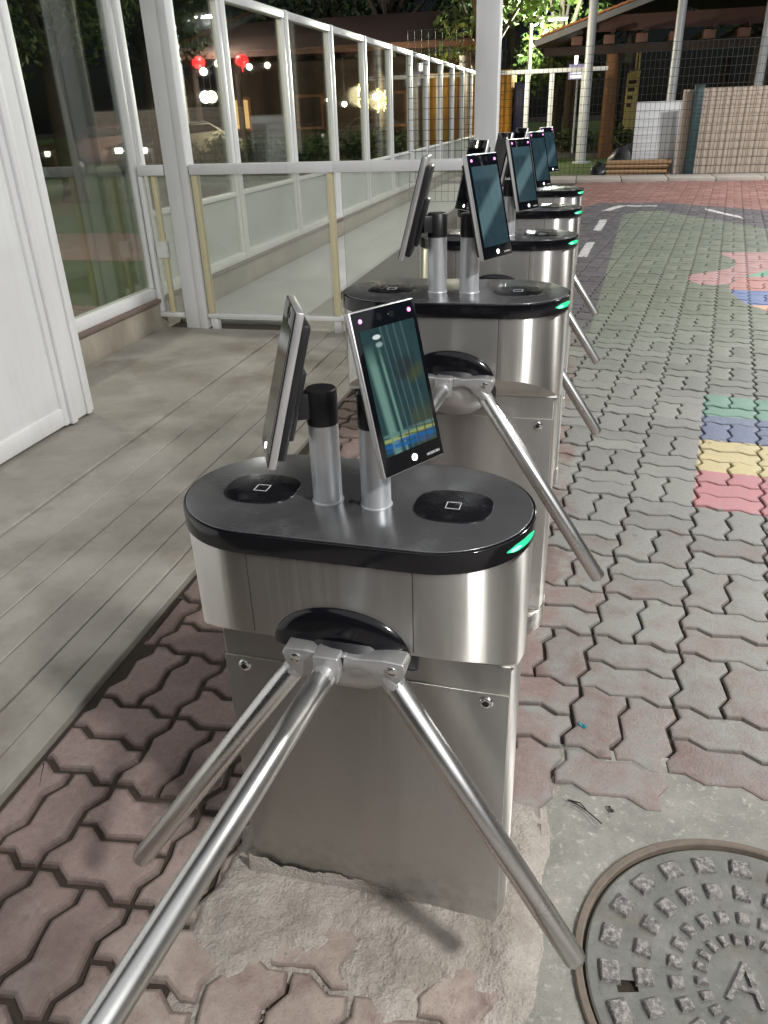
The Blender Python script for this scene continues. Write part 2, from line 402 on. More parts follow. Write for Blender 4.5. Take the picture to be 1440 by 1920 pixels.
for nth, (dist, i, j, kind, k, cx, cy) in enumerate(bricks):
    gap = .0145 if cx < -.55 else .0095
    poly = [(px * S, py * S) for px, py in KINDS[kind][k]]
    wx, wy = g2w(i, j)
    cut = cx < SLAB_X + .2
    if cut:
        fn = lambda x, y: (wx + x * UX + y * VX) - (SLAB_X + .012)
        poly = clip(poly, fn)
        if len(poly) < 3 or abs(sum(poly[q_ - 1][0] * poly[q_][1] - poly[q_][0] * poly[q_ - 1][1] for q_ in range(len(poly)))) / 2 < .006: continue
    dz = rng.uniform(-.004, .002); tx, ty = rng.gauss(0, .006), rng.gauss(0, .006)
    if nth < 300:
        key = (kind, k, gap, nth % 5) if not cut else (nth,)
        if key not in shared:
            rj = random.Random(nth); fine_ = [(px_ + rj.gauss(0, .0011), py_ + rj.gauss(0, .0011)) for px_, py_ in poly]
            geo = paver_geo(fine_, gap, .007 if cx < -.55 else .0042)
            if geo is None: geo = paver_geo(poly, gap, .006)
            if geo is None: continue
            shared[key] = mesh_of('paver', geo[0], geo[1], 35); edge_attr(shared[key], [len(geo[0])]); shared[key].materials.append(PAVE)
        o = bpy.data.objects.new('paver', shared[key]); COL.objects.link(o); o.parent = pavement
        o.matrix_local = Matrix.Translation((wx, wy, dz)) @ Matrix.Rotation(ROT, 4, 'Z') @ Matrix.Translation((S/2, S/2, 0)) @ Matrix.Rotation(tx, 4, 'X') @ Matrix.Rotation(ty, 4, 'Y') @ Matrix.Translation((-S/2, -S/2, 0))
    else:
        geo = paver_geo(poly, gap, .0045)
        if geo is None: continue
        base = len(vs_all); r = rng.random()
        for x, y, z in geo[0]: vs_all.append((wx + x * UX + y * VX, wy + x * UY + y * VY, z + dz + tx * (x - S/2) + ty * (y - S/2)))
        fs_all += [tuple(base + q_ for q_ in f) for f in geo[1]]; rnd_all += [r] * len(geo[0]); counts_all.append(len(geo[0]))
me = mesh_of('far_pavers', vs_all, fs_all, 35)
at = me.attributes.new('rnd', 'FLOAT', 'POINT'); at.data.foreach_set('value', rnd_all); edge_attr(me, counts_all)
tag(new_obj('far_pavers', me, PAVE, pavement), kind='stuff')

# ---- grooved concrete walkway on the left, with a flat apron beyond
q = Mat('walkway_concrete'); p = q.pos(); oi = q.node('ShaderNodeObjectInfo'); rnd = X(q.nt, oi.outputs['Random'])
n1 = q.noise(p, 3, 6, .62); n2 = q.noise(p, 30, 5, .65); n3 = q.noise(p, 1.0, 4, .6, (2.6, 1.5, 1)); n4 = q.noise(p, 150, 3)
c = q.mix((n1 * 1.6 + rnd * .08 - .3).cl(), (.195, .175, .148), (.355, .335, .295)); c = q.mix((n3 * 2.6 - 1.2).cl() * .5, c, (.15, .135, .112)); c = q.mix((n2 * 2 - 1).cl() * .3, c, (.40, .39, .36)); st_ = q.noise(p, 1.4, 5, .7); c = q.mix((st_ * 5 - 2.5).cl() * .7, c, (.125, .098, .074)); c = q.mix((st_ * -5 + 2.1).cl() * .5, c, (.42, .41, .375)); c = q.mix((n4 * 5 - 3.2).cl() * .5, c, (.08, .065, .05))
q.set('Base Color', c); q.set('Roughness', (n1 * .4 + .38).cl()); q.bump(n2 * .6 + n4 * .4, .35, .003); WALK = q.m
walk = tag(empty('concrete_walkway'), kind='structure')
edges = [-1.305, -1.40, -1.525, -1.67, -1.835, -2.01, -2.225]
def strip(x0, x1, y0, y1, z):
    # a long strip with slightly wandering edges
    ny = 40; vs = []
    for jj in range(ny + 1):
        y = y0 + (y1 - y0) * jj / ny
        a0 = x0 + noise.noise((x0 * 7, y * 1.7, 1)) * .006; a1 = x1 + noise.noise((x1 * 7, y * 1.7, 5)) * .006
        vs += [(a0, y, z - .04), (a0, y, z - .004), (a0 + .003, y, z), (a1 - .003, y, z), (a1, y, z - .004), (a1, y, z - .04)]
    fs = [(6 * jj + a, 6 * jj + a + 1, 6 * jj + a + 7, 6 * jj + a + 6) for jj in range(ny) for a in range(5)]
    return mesh_of('concrete_strip', vs, fs, 30)
for a0, a1 in zip(edges[:-1], edges[1:]):
    new_obj('concrete_strip', strip(a1 + .0045, a0 - .0045, -.6, 6.9, .004 + rng.uniform(0, .004)), WALK, walk)
new_obj('apron_slab', strip(-3.25, -2.233, -.6, 5.70, .012), WALK, walk)
q = Mat('pale_concrete'); p = q.pos(); n1 = q.noise(p, 2.5, 6, .6); n2 = q.noise(p, 40, 4)
q.set('Base Color', q.mix(n1, (.46, .46, .44), (.66, .66, .645))); q.set('Roughness', .7); q.bump(n2, .2, .003); PALE = q.m
tag(new_obj('pale_apron', box_mesh('pale_apron', (1.02, 13.5, .05), (-2.74, 12.75, -.008), .004), PALE), kind='structure')
# low upstand wall that carries the tall fence
q = Mat('stained_render'); p = q.pos(); n1 = q.noise(p, 3, 6, .65, (1, 1, .5)); n2 = q.noise(p, 45, 4)
q.set('Base Color', q.mix((n1 * 1.7 - .35).cl(), (.19, .165, .125), (.42, .385, .31))); q.set('Roughness', .85); q.bump(n2, .3, .004); REND = q.m
wall = new_obj('upstand_wall', box_mesh('upstand_wall', (.16, 25.2, .23), (-3.345, 14.55, .095), .012), REND)
tag(wall, 'low stained concrete upstand under the tall white glazed fence', 'wall')
new_obj('coping', box_mesh('coping', (.20, 25.2, .03), (-3.345, 14.55, .2255), .006), plain('brown_coping', (.17, .125, .105), .8, 0, .3, 14, .3), wall)

# ---- cement patch and mortar bed
q = Mat('cement_patch'); p = q.pos(); n1 = q.noise(p, 7, 6, .65); n2 = q.noise(p, 60, 6, .7); n3 = q.noise(p, 230, 3, .6)
c = q.mix((n1 * 2.0 - .5).cl(), (.16, .162, .145), (.32, .305, .27)); c = q.mix((n1 * 4.2 - 2.45).cl() * .7, c, (.42, .345, .32)); c = q.mix((n2 * 5 - 2.75).cl() * .85, c, (.52, .49, .45)); c = q.mix((n3 * 5 - 2.9).cl() * .7, c, (.07, .065, .06)); c = q.mix((n2 * -5 + 1.9).cl() * .5, c, (.10, .10, .085))
q.set('Base Color', c); q.set('Roughness', .85); q.bump(n2 * .7 + n3 * .3, .5, .005); CEM = q.m
def height_sheet(name, x0, x1, y0, y1, nx, ny, fz, mat):
    vs = []; 
    for jj in range(ny + 1):
        for ii in range(nx + 1):
            x = x0 + (x1 - x0) * ii / nx; y = y0 + (y1 - y0) * jj / ny; vs.append((x, y, fz(x, y)))
    fs = [(jj * (nx + 1) + ii, jj * (nx + 1) + ii + 1, (jj + 1) * (nx + 1) + ii + 1, (jj + 1) * (nx + 1) + ii) for jj in range(ny) for ii in range(nx)]
    return new_obj(name, mesh_of(name, vs, fs, 60), mat)
MHX, MHY, MHR = .441, 1.015, .335
def patch_z(x, y):
    z = -.004 + noise.fractal((x * 9, y * 9, 3), 1, 2, 4) * .0035
    r = math.hypot(x - MHX, y - MHY)
    if r < MHR - .006: z -= .05
    if x < .075: z -= max(0, (.075 - x)) * .12
    if y > 1.40: z -= min(.003, (y - 1.40) * .05)
    return z
tag(height_sheet('cement_patch', -.02, 1.25, .4, 1.60, 150, 130, patch_z, CEM), kind='structure')
q = Mat('mortar'); p = q.pos(); n1 = q.noise(p, 8, 6, .65); n2 = q.noise(p, 95, 6, .75); n3 = q.noise(p, 320, 3, .6); v1 = q.voro(p, 150)
c = q.mix((n1 * 2.6 - .8).cl(), (.27, .235, .20), (.47, .43, .385)); c = q.mix((n2 * 4 - 2.2).cl() * .7, c, (.54, .49, .45)); c = q.mix((n3 * 4 - 2.3).cl() * .7, c, (.11, .085, .065)); c = q.mix((n2 * -4 + 1.6).cl() * .6, c, (.14, .11, .085))
q.set('Base Color', c); q.set('Roughness', .95); q.bump(n2 * .6 + n3 * .5 + v1 * .4, .9, .008); MORT = q.m
def sstep(a, b, t): t = max(0, min(1, (t - a) / (b - a))); return t * t * (3 - 2 * t)
def mortar_z(x, y):
    nz = noise.fractal((x * 6, y * 6, 7), 1, 2, 4)
    fine = noise.fractal((x * 55, y * 55, 2), 1, 2, 4) * .0026 + noise.noise((x * 170, y * 170, 4)) * .0016
    side = sstep(-.72, -.62, x + nz * .04) * (1 - sstep(-.04, .06, x + nz * .03))
    front = sstep(.80, 1.03, y + nz * .09)
    back = 1 - sstep(1.30, 1.42, y + nz * .03)
    wide = sstep(-.70, -.64, x + nz * .04) * sstep(.60, .72, y + nz * .1)
    return -.030 + .019 * wide + .029 * side * front * back + fine * (side * .8 + .2) + nz * .005
mort = height_sheet('mortar_bed', -.86, .08, .62, 1.46, 260, 230, mortar_z, MORT); tag(mort, kind='structure')

# cement smeared along the foot of the first turnstile's panel
def smear():
    vs, fs = [], []; n = 90
    for i in range(n + 1):
        x = -.60 + .54 * i / n; hh = .052 + .022 * noise.fractal((x * 14, 3, 1), 1, 2, 4) + .008 * noise.noise((x * 90, 1, 1)) + .012 * (i < 8)
        vs += [(x, 1.0435, .0), (x, 1.0425, hh * .6), (x, 1.0455, hh)]
    for i in range(n): fs += [(3 * i, 3 * i + 3, 3 * i + 4, 3 * i + 1), (3 * i + 1, 3 * i + 4, 3 * i + 5, 3 * i + 2)]
    return mesh_of('cement_smear', vs, fs, 60)
tag(new_obj('cement_smear', smear(), MORT), kind='structure')
# ---- lawn, kerb and the path beyond the left fence
q = Mat('grass'); p = q.pos(); n1 = q.noise(p, 1.1, 5, .6); n2 = q.noise(p, 45, 6, .75)
q.set('Base Color', q.mix((n2 * 1.8 - .4).cl(), q.mix(n1, (.03, .06, .012), (.055, .095, .02)), (.13, .19, .045))); q.set('Roughness', .9); q.bump(n2, 1.0, .06); GRASS = q.m
tag(grid_sheet('lawn', -3.2, 60, 20.95, 120, .01, GRASS), kind='structure')
tag(grid_sheet('side_lawn', -70, -3.44, 2.0, 120, .0, GRASS), kind='structure')
q = Mat('red_path'); p = q.pos(); n1 = q.noise(p, 3, 5); n2 = q.noise(p, 30, 5, .7)
q.set('Base Color', q.mix(n1 * .6 + n2 * .4, (.12, .07, .055), (.25, .16, .13))); q.set('Roughness', .85); q.bump(n2, .5, .01); RPATH = q.m
tag(grid_sheet('path', -60, -3.46, 8.8, 11.2, .006, RPATH), kind='structure')
tag(grid_sheet('side_path', -5.2, -3.46, 2.0, 6.4, .006, RPATH), kind='structure')
kerb = tag(empty('kerb'), kind='structure')
for kx in range(0, 14):
    new_obj('kerb_stone', box_mesh('kerb_stone', (.985, 1.3, .12), (-3.2 + kx + .5, 20.2, .012), .012), plain('kerb_concrete', (.34, .31, .275), .85, 0, .2, 5, .3), kerb)

# ================================================================== MANHOLE COVER
q = Mat('cast_cover'); p = q.pos(); n1 = q.noise(p, 12, 6, .65); n2 = q.noise(p, 80, 6, .7); z = q.xyz(p)[2]
c = q.mix((n1 * 1.8 - .4).cl(), (.10, .103, .092), (.205, .205, .188)); c = q.mix((n2 * 3.2 - 1.9).cl(), c, (.34, .325, .30)); c = q.mix((n2 * -4.5 + 2.0).cl() * .7, c, (.055, .045, .036)); rs_ = q.noise(p, 5, 5, .7); c = q.mix((rs_ * 4 - 2.1).cl() * .55, c, (.13, .085, .055)); c = q.mix((n1 * 5 - 3.0).cl() * .6, c, (.33, .325, .29))
q.set('Base Color', c); q.set('Roughness', .75); q.bump(n2, .5, .004); COVER = q.m
q = Mat('cast_cover_worn'); p = q.pos(); n1 = q.noise(p, 22, 5, .65); n2 = q.noise(p, 110, 5, .7)
c = q.mix((n2 * 4 - 1.75).cl(), (.085, .08, .078), (.40, .375, .35)); c = q.mix((n1 * 3 - 1.2).cl() * .6, c, (.36, .33, .31)); q.set('Base Color', c); q.set('Roughness', .8); q.bump(n2, .6, .004); STUD = q.m
mh = tag(empty('manhole_cover', (MHX, MHY, 0)), 'round cast manhole cover with rings of square studs and a raised letter A', 'manhole cover')
def lathe(name, prof, n=96, smooth=35, closed=True):
    vs = [(r * math.cos(2 * math.pi * i / n), r * math.sin(2 * math.pi * i / n), z) for r, z in prof for i in range(n)]
    fs = [(k * n + i, k * n + (i + 1) % n, (k + 1) * n + (i + 1) % n, (k + 1) * n + i) for k in range(len(prof) - 1) for i in range(n)]
    if closed: fs.append(tuple(range((len(prof) - 1) * n, len(prof) * n)))
    return mesh_of(name, vs, fs, smooth)
new_obj('rim', lathe('rim', [(.340, -.03), (.340, .002), (.337, .005), (.326, .005), (.323, .002), (.323, -.03)], closed=False), plain('rim_iron', (.15, .12, .095), .8, 0, .35, 40, .5), mh)
HOLE_A = R(-169)
def lid_geo():
    n = 132; rs = [(.316, -.03), (.316, -.006), (.312, -.003), (.262, -.003), (.255, -.003), (.222, -.003), (.216, -.003), (.10, -.003), (.02, -.003)]
    bm = bmesh.new()
    rings = [[bm.verts.new((r * math.cos(2 * math.pi * i / n), r * math.sin(2 * math.pi * i / n), zz)) for i in range(n)] for r, zz in rs]
    hole = []
    for k in range(len(rs) - 1):
        for i in range(n):
            a = (2 * math.pi * (i + .5) / n + math.pi) % (2 * math.pi) - math.pi
            d = abs((a - HOLE_A + math.pi) % (2 * math.pi) - math.pi)
            if k in (3, 4) and d < R(3.6): continue
            bm.faces.new((rings[k][i], rings[k][(i + 1) % n], rings[k + 1][(i + 1) % n], rings[k + 1][i]))
    bm.faces.new(rings[-1]); return bm_mesh('lid', bm, 35)
new_obj('lid', lid_geo(), COVER, mh)
stud_meshes = {}
for rad, cnt, tw, rw, ph in ((.271, 22, .047, .040, 5), (.2065, 22, .035, .036, 6), (.146, 22, .025, .028, 8), (.098, 22, .015, .024, 4)):
    bm = bmesh.new(); bmesh.ops.create_cube(bm, size=1); bmesh.ops.scale(bm, vec=(rw, tw, .013), verts=bm.verts)
    for v in bm.verts:
        if v.co.z > 0: v.co.x *= .84; v.co.y *= .84
    bmesh.ops.bevel(bm, geom=[e for e in bm.edges if all(v.co.z > 0 for v in e.verts)], offset=.0025, segments=1, affect='EDGES')
    me = bm_mesh('stud', bm); me.materials.append(STUD)
    for i in range(cnt):
        a = R(ph) + 2 * math.pi * i / cnt
        if rad > .2 and abs((a - HOLE_A + math.pi) % (2 * math.pi) - math.pi) < R(6): 
            if rad < .25: pass
        o = new_obj('stud', me, None, mh); o.location = (rad * math.cos(a), rad * math.sin(a), rng.uniform(-.0012, .0008)); o.rotation_euler = (0, 0, a + rng.gauss(0, .03))
def text_mesh(body, size, depth, name='lettering'):
    cu = bpy.data.curves.new(name, 'FONT'); cu.body = body; cu.size = size; cu.extrude = depth; cu.align_x = 'CENTER'; cu.align_y = 'CENTER'; cu.resolution_u = 2
    t = bpy.data.objects.new('tmp', cu); COL.objects.link(t)
    dg = bpy.context.evaluated_depsgraph_get(); me = bpy.data.meshes.new_from_object(t.evaluated_get(dg)); me.name = name
    bpy.data.objects.remove(t); bpy.data.curves.remove(cu); return me
la = new_obj('letter_a', text_mesh('A', .125, .005), STUD, mh); la.location = (-.018, .0, -.001); la.rotation_euler = (0, 0, R(-8)); la.scale = (.85, 1, 1)

# ================================================================== TURNSTILES
W, RR, H = .628, .165, 1.06
LX = .014        # the lower body sits slightly right of the housing
def cut_prism(name, pts, z0, z1, prof):
    """A vertical prism with a (y, z) profile cut out of its front."""
    a = new_obj('tmp_body', prism_mesh('tmp_body', pts, z0, z1, 0, 30), None)
    n = len(prof); vs = [(-.6, y, z) for y, z in prof] + [(.6, y, z) for y, z in prof]
    fs = [tuple(range(n)), tuple(range(n, 2 * n))[::-1]] + [(i, n + i, n + (i + 1) % n, (i + 1) % n) for i in range(n)]
    bm = bmesh.new()
    me = mesh_of('cut', vs, fs); bm.from_mesh(me); bmesh.ops.recalc_face_normals(bm, faces=bm.faces); bm.to_mesh(me); bm.free()
    b = new_obj('tmp_cut', me)
    m = a.modifiers.new('b', 'BOOLEAN'); m.operation = 'DIFFERENCE'; m.object = b; m.solver = 'EXACT'
    bv = a.modifiers.new('v', 'BEVEL'); bv.width = .0022; bv.segments = 2; bv.limit_method = 'ANGLE'; bv.angle_limit = R(25)
    dg = bpy.context.evaluated_depsgraph_get(); me = bpy.data.meshes.new_from_object(a.evaluated_get(dg))
    bpy.data.objects.remove(a); bpy.data.objects.remove(b)
    me.name = name; me.polygons.foreach_set('use_smooth', [True] * len(me.polygons)); me.set_sharp_from_angle(angle=R(24)); return me
def squircle(cx, cy, rx, ry, e=2.7, n=48):
    pts = []
    for i in range(n):
        a = 2 * math.pi * i / n; c, s = math.cos(a), math.sin(a)
        pts.append((cx + rx * math.copysign(abs(c) ** (2 / e), c), cy + ry * math.copysign(abs(s) ** (2 / e), s)))
    return pts
def frame_ring(name, hw, t, z0, z1):
    vs = []; 
    for r in (hw, hw - t):
        for zz in (z0, z1):
            for x, y in ((-r, -r), (r, -r), (r, r), (-r, r)): vs.append((x, y, zz))
    fs = []
    for i in range(4):
        j = (i + 1) % 4
        fs += [(4 + i, 4 + j, 12 + j, 12 + i), (i, j, 4 + j, 4 + i), (8 + j, 8 + i, 12 + i, 12 + j)]
    return mesh_of(name, vs, fs)

def screen_mat(kind):  # screen pictures, with reflections in the glass painted in as emission
    q = Mat('screen_' + kind); u, v, _ = q.xyz(q.pos('uv')); p = q.pos('uv')
    n1 = q.noise(p, 5, 4, .6); n2 = q.noise(p, 1, 4, .6, (14, 2.5, 1))
    if kind == 'street':
        # glowing picture with street reflections painted in: teal gloom, pale slanted bars, dark lorry shape, bright blue and yellow band at the foot
        c = q.mix(n1, (.006, .022, .026), (.03, .07, .07)); s = u + v * .16
        bar = ((s - .23).ab().lt(.07, .06)).mx((s - .40).ab().lt(.022, .03)) * v.lt(.8, .2); c = q.mix(bar * .8, c, (.15, .28, .23))
        for k in (.52, .63, .76, .9): c = q.mix((s - k).ab().lt(.012, .02) * .5, c, (.10, .15, .16))
        blk = u.gt(.5, .05) * u.lt(.86, .05) * v.gt(.56, .04) * v.lt(.72, .06); c = q.mix(blk * (n1 * .9).cl(), c, (.02, .010, .014))
        yg = ((u - .84).ab().lt(.14, .12)) * ((v - .58 - (u - .84) * .2).ab().lt(.05, .06)); c = q.mix(yg * .6, c, (.06, .068, .02))
        low = v.lt(.30, .1) * u.gt(.6, .1); c = q.mix(low * .55, c, (.06, .065, .03))
        cells = ((u * 6.3).fr().gt(.14, .1)); rows = ((v * 21.0 + u * 1.4).fr().gt(.3, .25))
        band = v.lt(.17, .02) * v.gt(.03, .04); yel = q.mix((v - .08).gt(.025, .02), (.01, .10, .30), (.30, .33, .08)); yel = q.mix((v - .06).gt(.075, .02), yel, (.10, .19, .17))
        c = q.mix(band * cells * (rows * .65 + .25), c, yel)
        gl = (((u - .27) / .07) * ((u - .27) / .07) + ((v - .93) / .018) * ((v - .93) / .018)).lt(1, .6); c = q.mix(gl, c, (.6, .68, .66))
        gl = (((u - .29) / .06) * ((u - .29) / .06) + ((v - .87) / .02) * ((v - .87) / .02)).lt(1, .9); c = q.mix(gl * .6, c, (.4, .5, .5))
        st = .85
    else:
        c = q.mix(n1, (.006, .018, .024), (.028, .058, .07)); s = v - u * .45
        if kind == 'beam':
            d = (s - .28).ab().lt(.16, .1); c = q.mix(d * (n2 * .6 + .5).cl(), c, (.085, .15, .165)); c = q.mix(v.gt(.84, .05) * .6, c, (.04, .08, .1))
        else:
            d = (s - .12).ab().lt(.13, .14); c = q.mix(d * .7, c, (.07, .12, .14)); c = q.mix((n1 * 6 - 3.9).cl(), c, (.2, .26, .28))
        st = .95
    q.set('Base Color', (.004, .004, .005)); q.set('Roughness', .1); q.link(c, q.b.inputs['Emission Color']); q.b.inputs['Emission Strength'].default_value = st
    return q.m
SCR = {k: screen_mat(k) for k in ('street', 'beam', 'dim')}
TW, TH = .138, .256
LOGO = None
def terminal(parent, cx, cy, cz, yaw, tilt, cap, screen, lit=True):
    """Face terminal: local x right, y out of the face, z up."""
    global LOGO
    n0 = Vector((math.sin(yaw), -math.cos(yaw), 0)); e = Vector((math.cos(yaw), math.sin(yaw), 0))
    nn = (n0 * math.cos(tilt) + Vector((0, 0, 1)) * math.sin(tilt)).normalized(); up = nn.cross(e) * -1
    up = e.cross(nn) * -1 if up.z < 0 else up
    M = Matrix(((e.x, nn.x, up.x, cx), (e.y, nn.y, up.y, cy), (e.z, nn.z, up.z, cz), (0, 0, 0, 1)))
    fr = new_obj('face_terminal', box_mesh('face_terminal', (TW, .013, TH), (0, -.0075, 0), .003), SILV, parent); fr.matrix_local = M
    def sub(name, me, mat): return new_obj(name, me, mat, fr)
    sub('cover_glass', box_mesh('cover_glass', (TW - .0045, .002, TH - .0045), (0, -.0004, 0), .0008), GLASSBLK)
    sw, z0, z1 = TW / 2 - .011, -.096, .098
    me = mesh_of('screen', [(-sw, .0012, z0), (sw, .0012, z0), (sw, .0012, z1), (-sw, .0012, z1)], [(0, 1, 2, 3)])
    uv = me.uv_layers.new(name='UVMap')
    for li, t in zip(me.polygons[0].loop_indices, [(0, 0), (1, 0), (1, 1), (0, 1)]): uv.data[li].uv = t
    sub('screen', me, screen)
    for s in (-1, 1):
        if lit: o = sub('infrared_led', sweep('infrared_led', [((s * .052, .0004, .112), .0034), ((s * .052, .0018, .112), .003)], 12), PINKLED)
        o = sub('camera_lens', sweep('camera_lens', [((s * .013, .0004, .112), .0058), ((s * .013, .0016, .112), .0054), ((s * .013, .0017, .112), .004)], 20), plain('lens_glass', (.03, .033, .036), .1, .6))
    bu = sub('ring_button', lathe('ring_button', [(.0058, -.001), (.0056, .0018), (.0026, .0018), (.0025, .0012)], 24, closed=False), WHITELED)
    bu.location = (.0, 0, -.112); bu.rotation_euler = (R(-90), 0, 0)
    if LOGO is None:
        LOGO = text_mesh('HIKVISION', .0062, .00012); LOGO.materials.append(ICONW)
    lg = sub('lettering', LOGO, None); lg.location = (.043, .0012, -.1165); lg.rotation_euler = (R(90), 0, R(180)); lg.scale = (1, 1, 1)
    sub('back_case', box_mesh('back_case', (TW - .024, .016, TH - .03), (0, -.0215, -.004), .005), MATTE)
    sub('mount_plate', box_mesh('mount_plate', (.06, .012, .12), (0, -.0345, -.03), .004), MATTE)
    # bracket from the mount plate to the post cap
    a = M @ Vector((0, -.034, -.035)); b = Vector(cap); b.z = a.z - .004; d = (b - a); L = d.length
    rot = Matrix.Rotation(math.atan2(d.y, d.x), 4, 'Z')
    br = new_obj('bracket', box_mesh('bracket', (L, .028, .045), (0, 0, 0), .004), MATTE, fr)
    br.matrix_local = M.inverted() @ Matrix.Translation((a + b) / 2) @ rot
    return fr

def build_turnstile():
    t = empty('turnstile')
    k_ = .070 / .105
    new_obj('upper_housing', cut_prism('upper_housing', stadium(W, RR, 32), .782, H - .036, [(-.30, .86 + .135 * k_), (-.0617, .86 - .1033 * k_), (-.0617, .70), (-.30, .70)]), STEEL, t)
    new_obj('lower_body', cut_prism('lower_body', [(x + LX, y) for x, y in stadium(W - .040, RR - .010, 32)], .0705, .7815, [(-.30, .90), (-.062, .90), (-.062, .0), (-.30, .0)]), STEEL, t)
    new_obj('base_skirt', prism_mesh('base_skirt', stadium(W - .004, RR - .002, 32), 0, .07, .002, 30), STEEL, t)
    pw = .282
    dp = new_obj('lower_panel', box_mesh('lower_panel', (2 * pw, .004, .635), (LX, -.0655, .402), .0012), STEEL, t)
    new_obj('kick_strip', box_mesh('kick_strip', (2 * pw, .0035, .030), (LX, -.0652, .086), .001), STEEL, t)
    for sx in (-1, 1):
        lk = new_obj('lock', sweep('lock', [((LX + sx * .240, -.067, .70), .0135), ((LX + sx * .240, -.0715, .70), .0125), ((LX + sx * .240, -.0735, .70), .010)], 24), CHROME, t)
        new_obj('keyway', sweep('keyway', [((LX + sx * .240, -.0732, .70), .0065), ((LX + sx * .240, -.0745, .70), .006)], 16), MATTE, lk)
        new_obj('seam', box_mesh('seam', (.0016, .0012, .155), (sx * .1425, -.1652, .944)), SEAM, t)
    bd = new_obj('top_band', prism_mesh('top_band', stadium(W + .008, RR + .004, 32), H - .036, H, .003, 30), BLACK, t)
    new_obj('top_plate', prism_mesh('top_plate', stadium(W - .004, RR - .002, 32), H - .002, H + .0016, .0008, 30), TOPM, t)
    # green status light wrapped round the right-hand end of the band
    def arc(name, a0, a1, z0, z1, out, mat, par):
        n = 10; vs = []; r = RR + .004 + out; h = W / 2 - RR
        for i in range(n + 1):
            a = R(a0 + (a1 - a0) * i / n); k = min(1, 3.5 * min(i, n - i) / n + .12); zm = (z0 + z1) / 2; zh = (z1 - z0) / 2 * k
            for rr, zz in ((r - .004, zm - zh), (r, zm - zh), (r, zm + zh), (r - .004, zm + zh)): vs.append((h + rr * math.cos(a), rr * math.sin(a), zz))
        fs = [(4 * i + k, 4 * i + (k + 1) % 4, 4 * i + 4 + (k + 1) % 4, 4 * i + 4 + k) for i in range(n) for k in range(4)] + [(0, 1, 2, 3), (4 * n + 3, 4 * n + 2, 4 * n + 1, 4 * n)]
        return new_obj(name, mesh_of(name, vs, fs, 40), mat, par)
    sl = arc('status_light', -38, -8, H - .025, H - .012, .0012, GREEN, t)
    arc('light_core', -36, -26, H - .022, H - .016, .0018, GREENHOT, sl)
    for sx in (-1, 1):
        rd = new_obj('card_reader', prism_mesh('card_reader', squircle(sx * .177, -.002, .068, .060), H, H + .0032, .001), READER, t)
        ic = new_obj('card_icon', frame_ring('card_icon', .0125, .0011, H + .0033, H + .0037), ICONW, rd); ic.location = (sx * .177, -.002, 0)
        po = new_obj('terminal_post', sweep('terminal_post', [((sx * .0445, -.018, H), .0258), ((sx * .0445, -.018, H + .147), .0258)], 36), ALU, t)
        new_obj('post_collar', sweep('post_collar', [((sx * .0445, -.018, H + .001), .0285), ((sx * .0445, -.018, H + .0035), .0275)], 36), ALU, po)
        new_obj('post_cap', sweep('post_cap', [((sx * .0445, -.018, H + .146), .0268), ((sx * .0445, -.018, H + .203), .0268), ((sx * .0445, -.018, H + .206), .0245)], 36), MATTE, po)
    new_obj('key_hole', sweep('key_hole', [((0, -.02, H), .007), ((0, -.02, H + .0028), .006)], 16), MATTE, t)
    # black cowl over the tripod head
    nx, nz = 36, 12; vs = []; cx = .015
    for j in range(nz + 1):
        ph = (math.pi / 2) * j / nz
        for i in range(nx + 1):
            th = math.pi * i / nx
            vs.append((cx - math.cos(th) * .124 * math.cos(ph) ** .95, -.152 - math.sin(th) ** .6 * .034 * math.cos(ph) ** .5, .854 + .083 * math.sin(ph)))
    fs = [(j * (nx + 1) + i, j * (nx + 1) + i + 1, (j + 1) * (nx + 1) + i + 1, (j + 1) * (nx + 1) + i) for j in range(nz) for i in range(nx)]
    fs.append(tuple(range(nx + 1))[::-1])
    new_obj('cowl', mesh_of('cowl', vs, fs, 50), BLACK, t)
    ax = Vector((0, -.643, -.766)).normalized()
    C = Vector((.025, -.118, .80))
    new_obj('opening_shade_disc', sweep('opening_shade_disc', [(C - ax * .02, .112), (C + ax * .006, .112), (C + ax * .009, .106)], 48), MATTE, t)  # black disc laid in for the shaded ring opening behind the head
    hb = new_obj('tripod_head', sweep('tripod_head', [(C, .088), (C + ax * .018, .086), (C + ax * .040, .060), (C + ax * .052, .030)], 40), CAST, t)
    HC = Vector((.025, -.14, .835))
    L = .60
    specs = [(Vector((.113, -.195, .826)), Vector((.574, -.154, -.805))), (Vector((-.058, -.192, .826)), Vector((-.574, -.154, -.805))), (Vector((.006, -.20, .842)), Vector((-.075, -1, -.008)))]
    for st, d in specs:
        d = d.normalized()
        L = .60 if abs(d.y) < .9 else .665
        arm = new_obj('arm', sweep('arm', [(st, .0175), (st + d * .004, .0188), (st + d * (L * .5), .0188), (st + d * (L - .012), .0188), (st + d * (L - .004), .0165), (st + d * L, .010)], 28, 1, .0016, 66), ARM, t)
        # bracket: curved cheek casting from the head to the arm root
        def casting(name, poly, y0, y1):
            bm = bmesh.new(); vv = [bm.verts.new((x, y0, z)) for x, z in poly]; f = bm.faces.new(vv)
            r = bmesh.ops.extrude_face_region(bm, geom=[f]); bmesh.ops.translate(bm, vec=(0, y1 - y0, 0), verts=[q_ for q_ in r['geom'] if isinstance(q_, bmesh.types.BMVert)])
            bmesh.ops.bevel(bm, geom=bm.edges[:], offset=.0035, segments=3, affect='EDGES', profile=.5); return bm_mesh(name, bm, 35)
        CH = [(.026, .876), (.060, .872), (.100, .876), (.136, .874), (.141, .862), (.134, .842), (.117, .823), (.103, .820), (.093, .826), (.078, .845), (.062, .853), (.030, .848)]
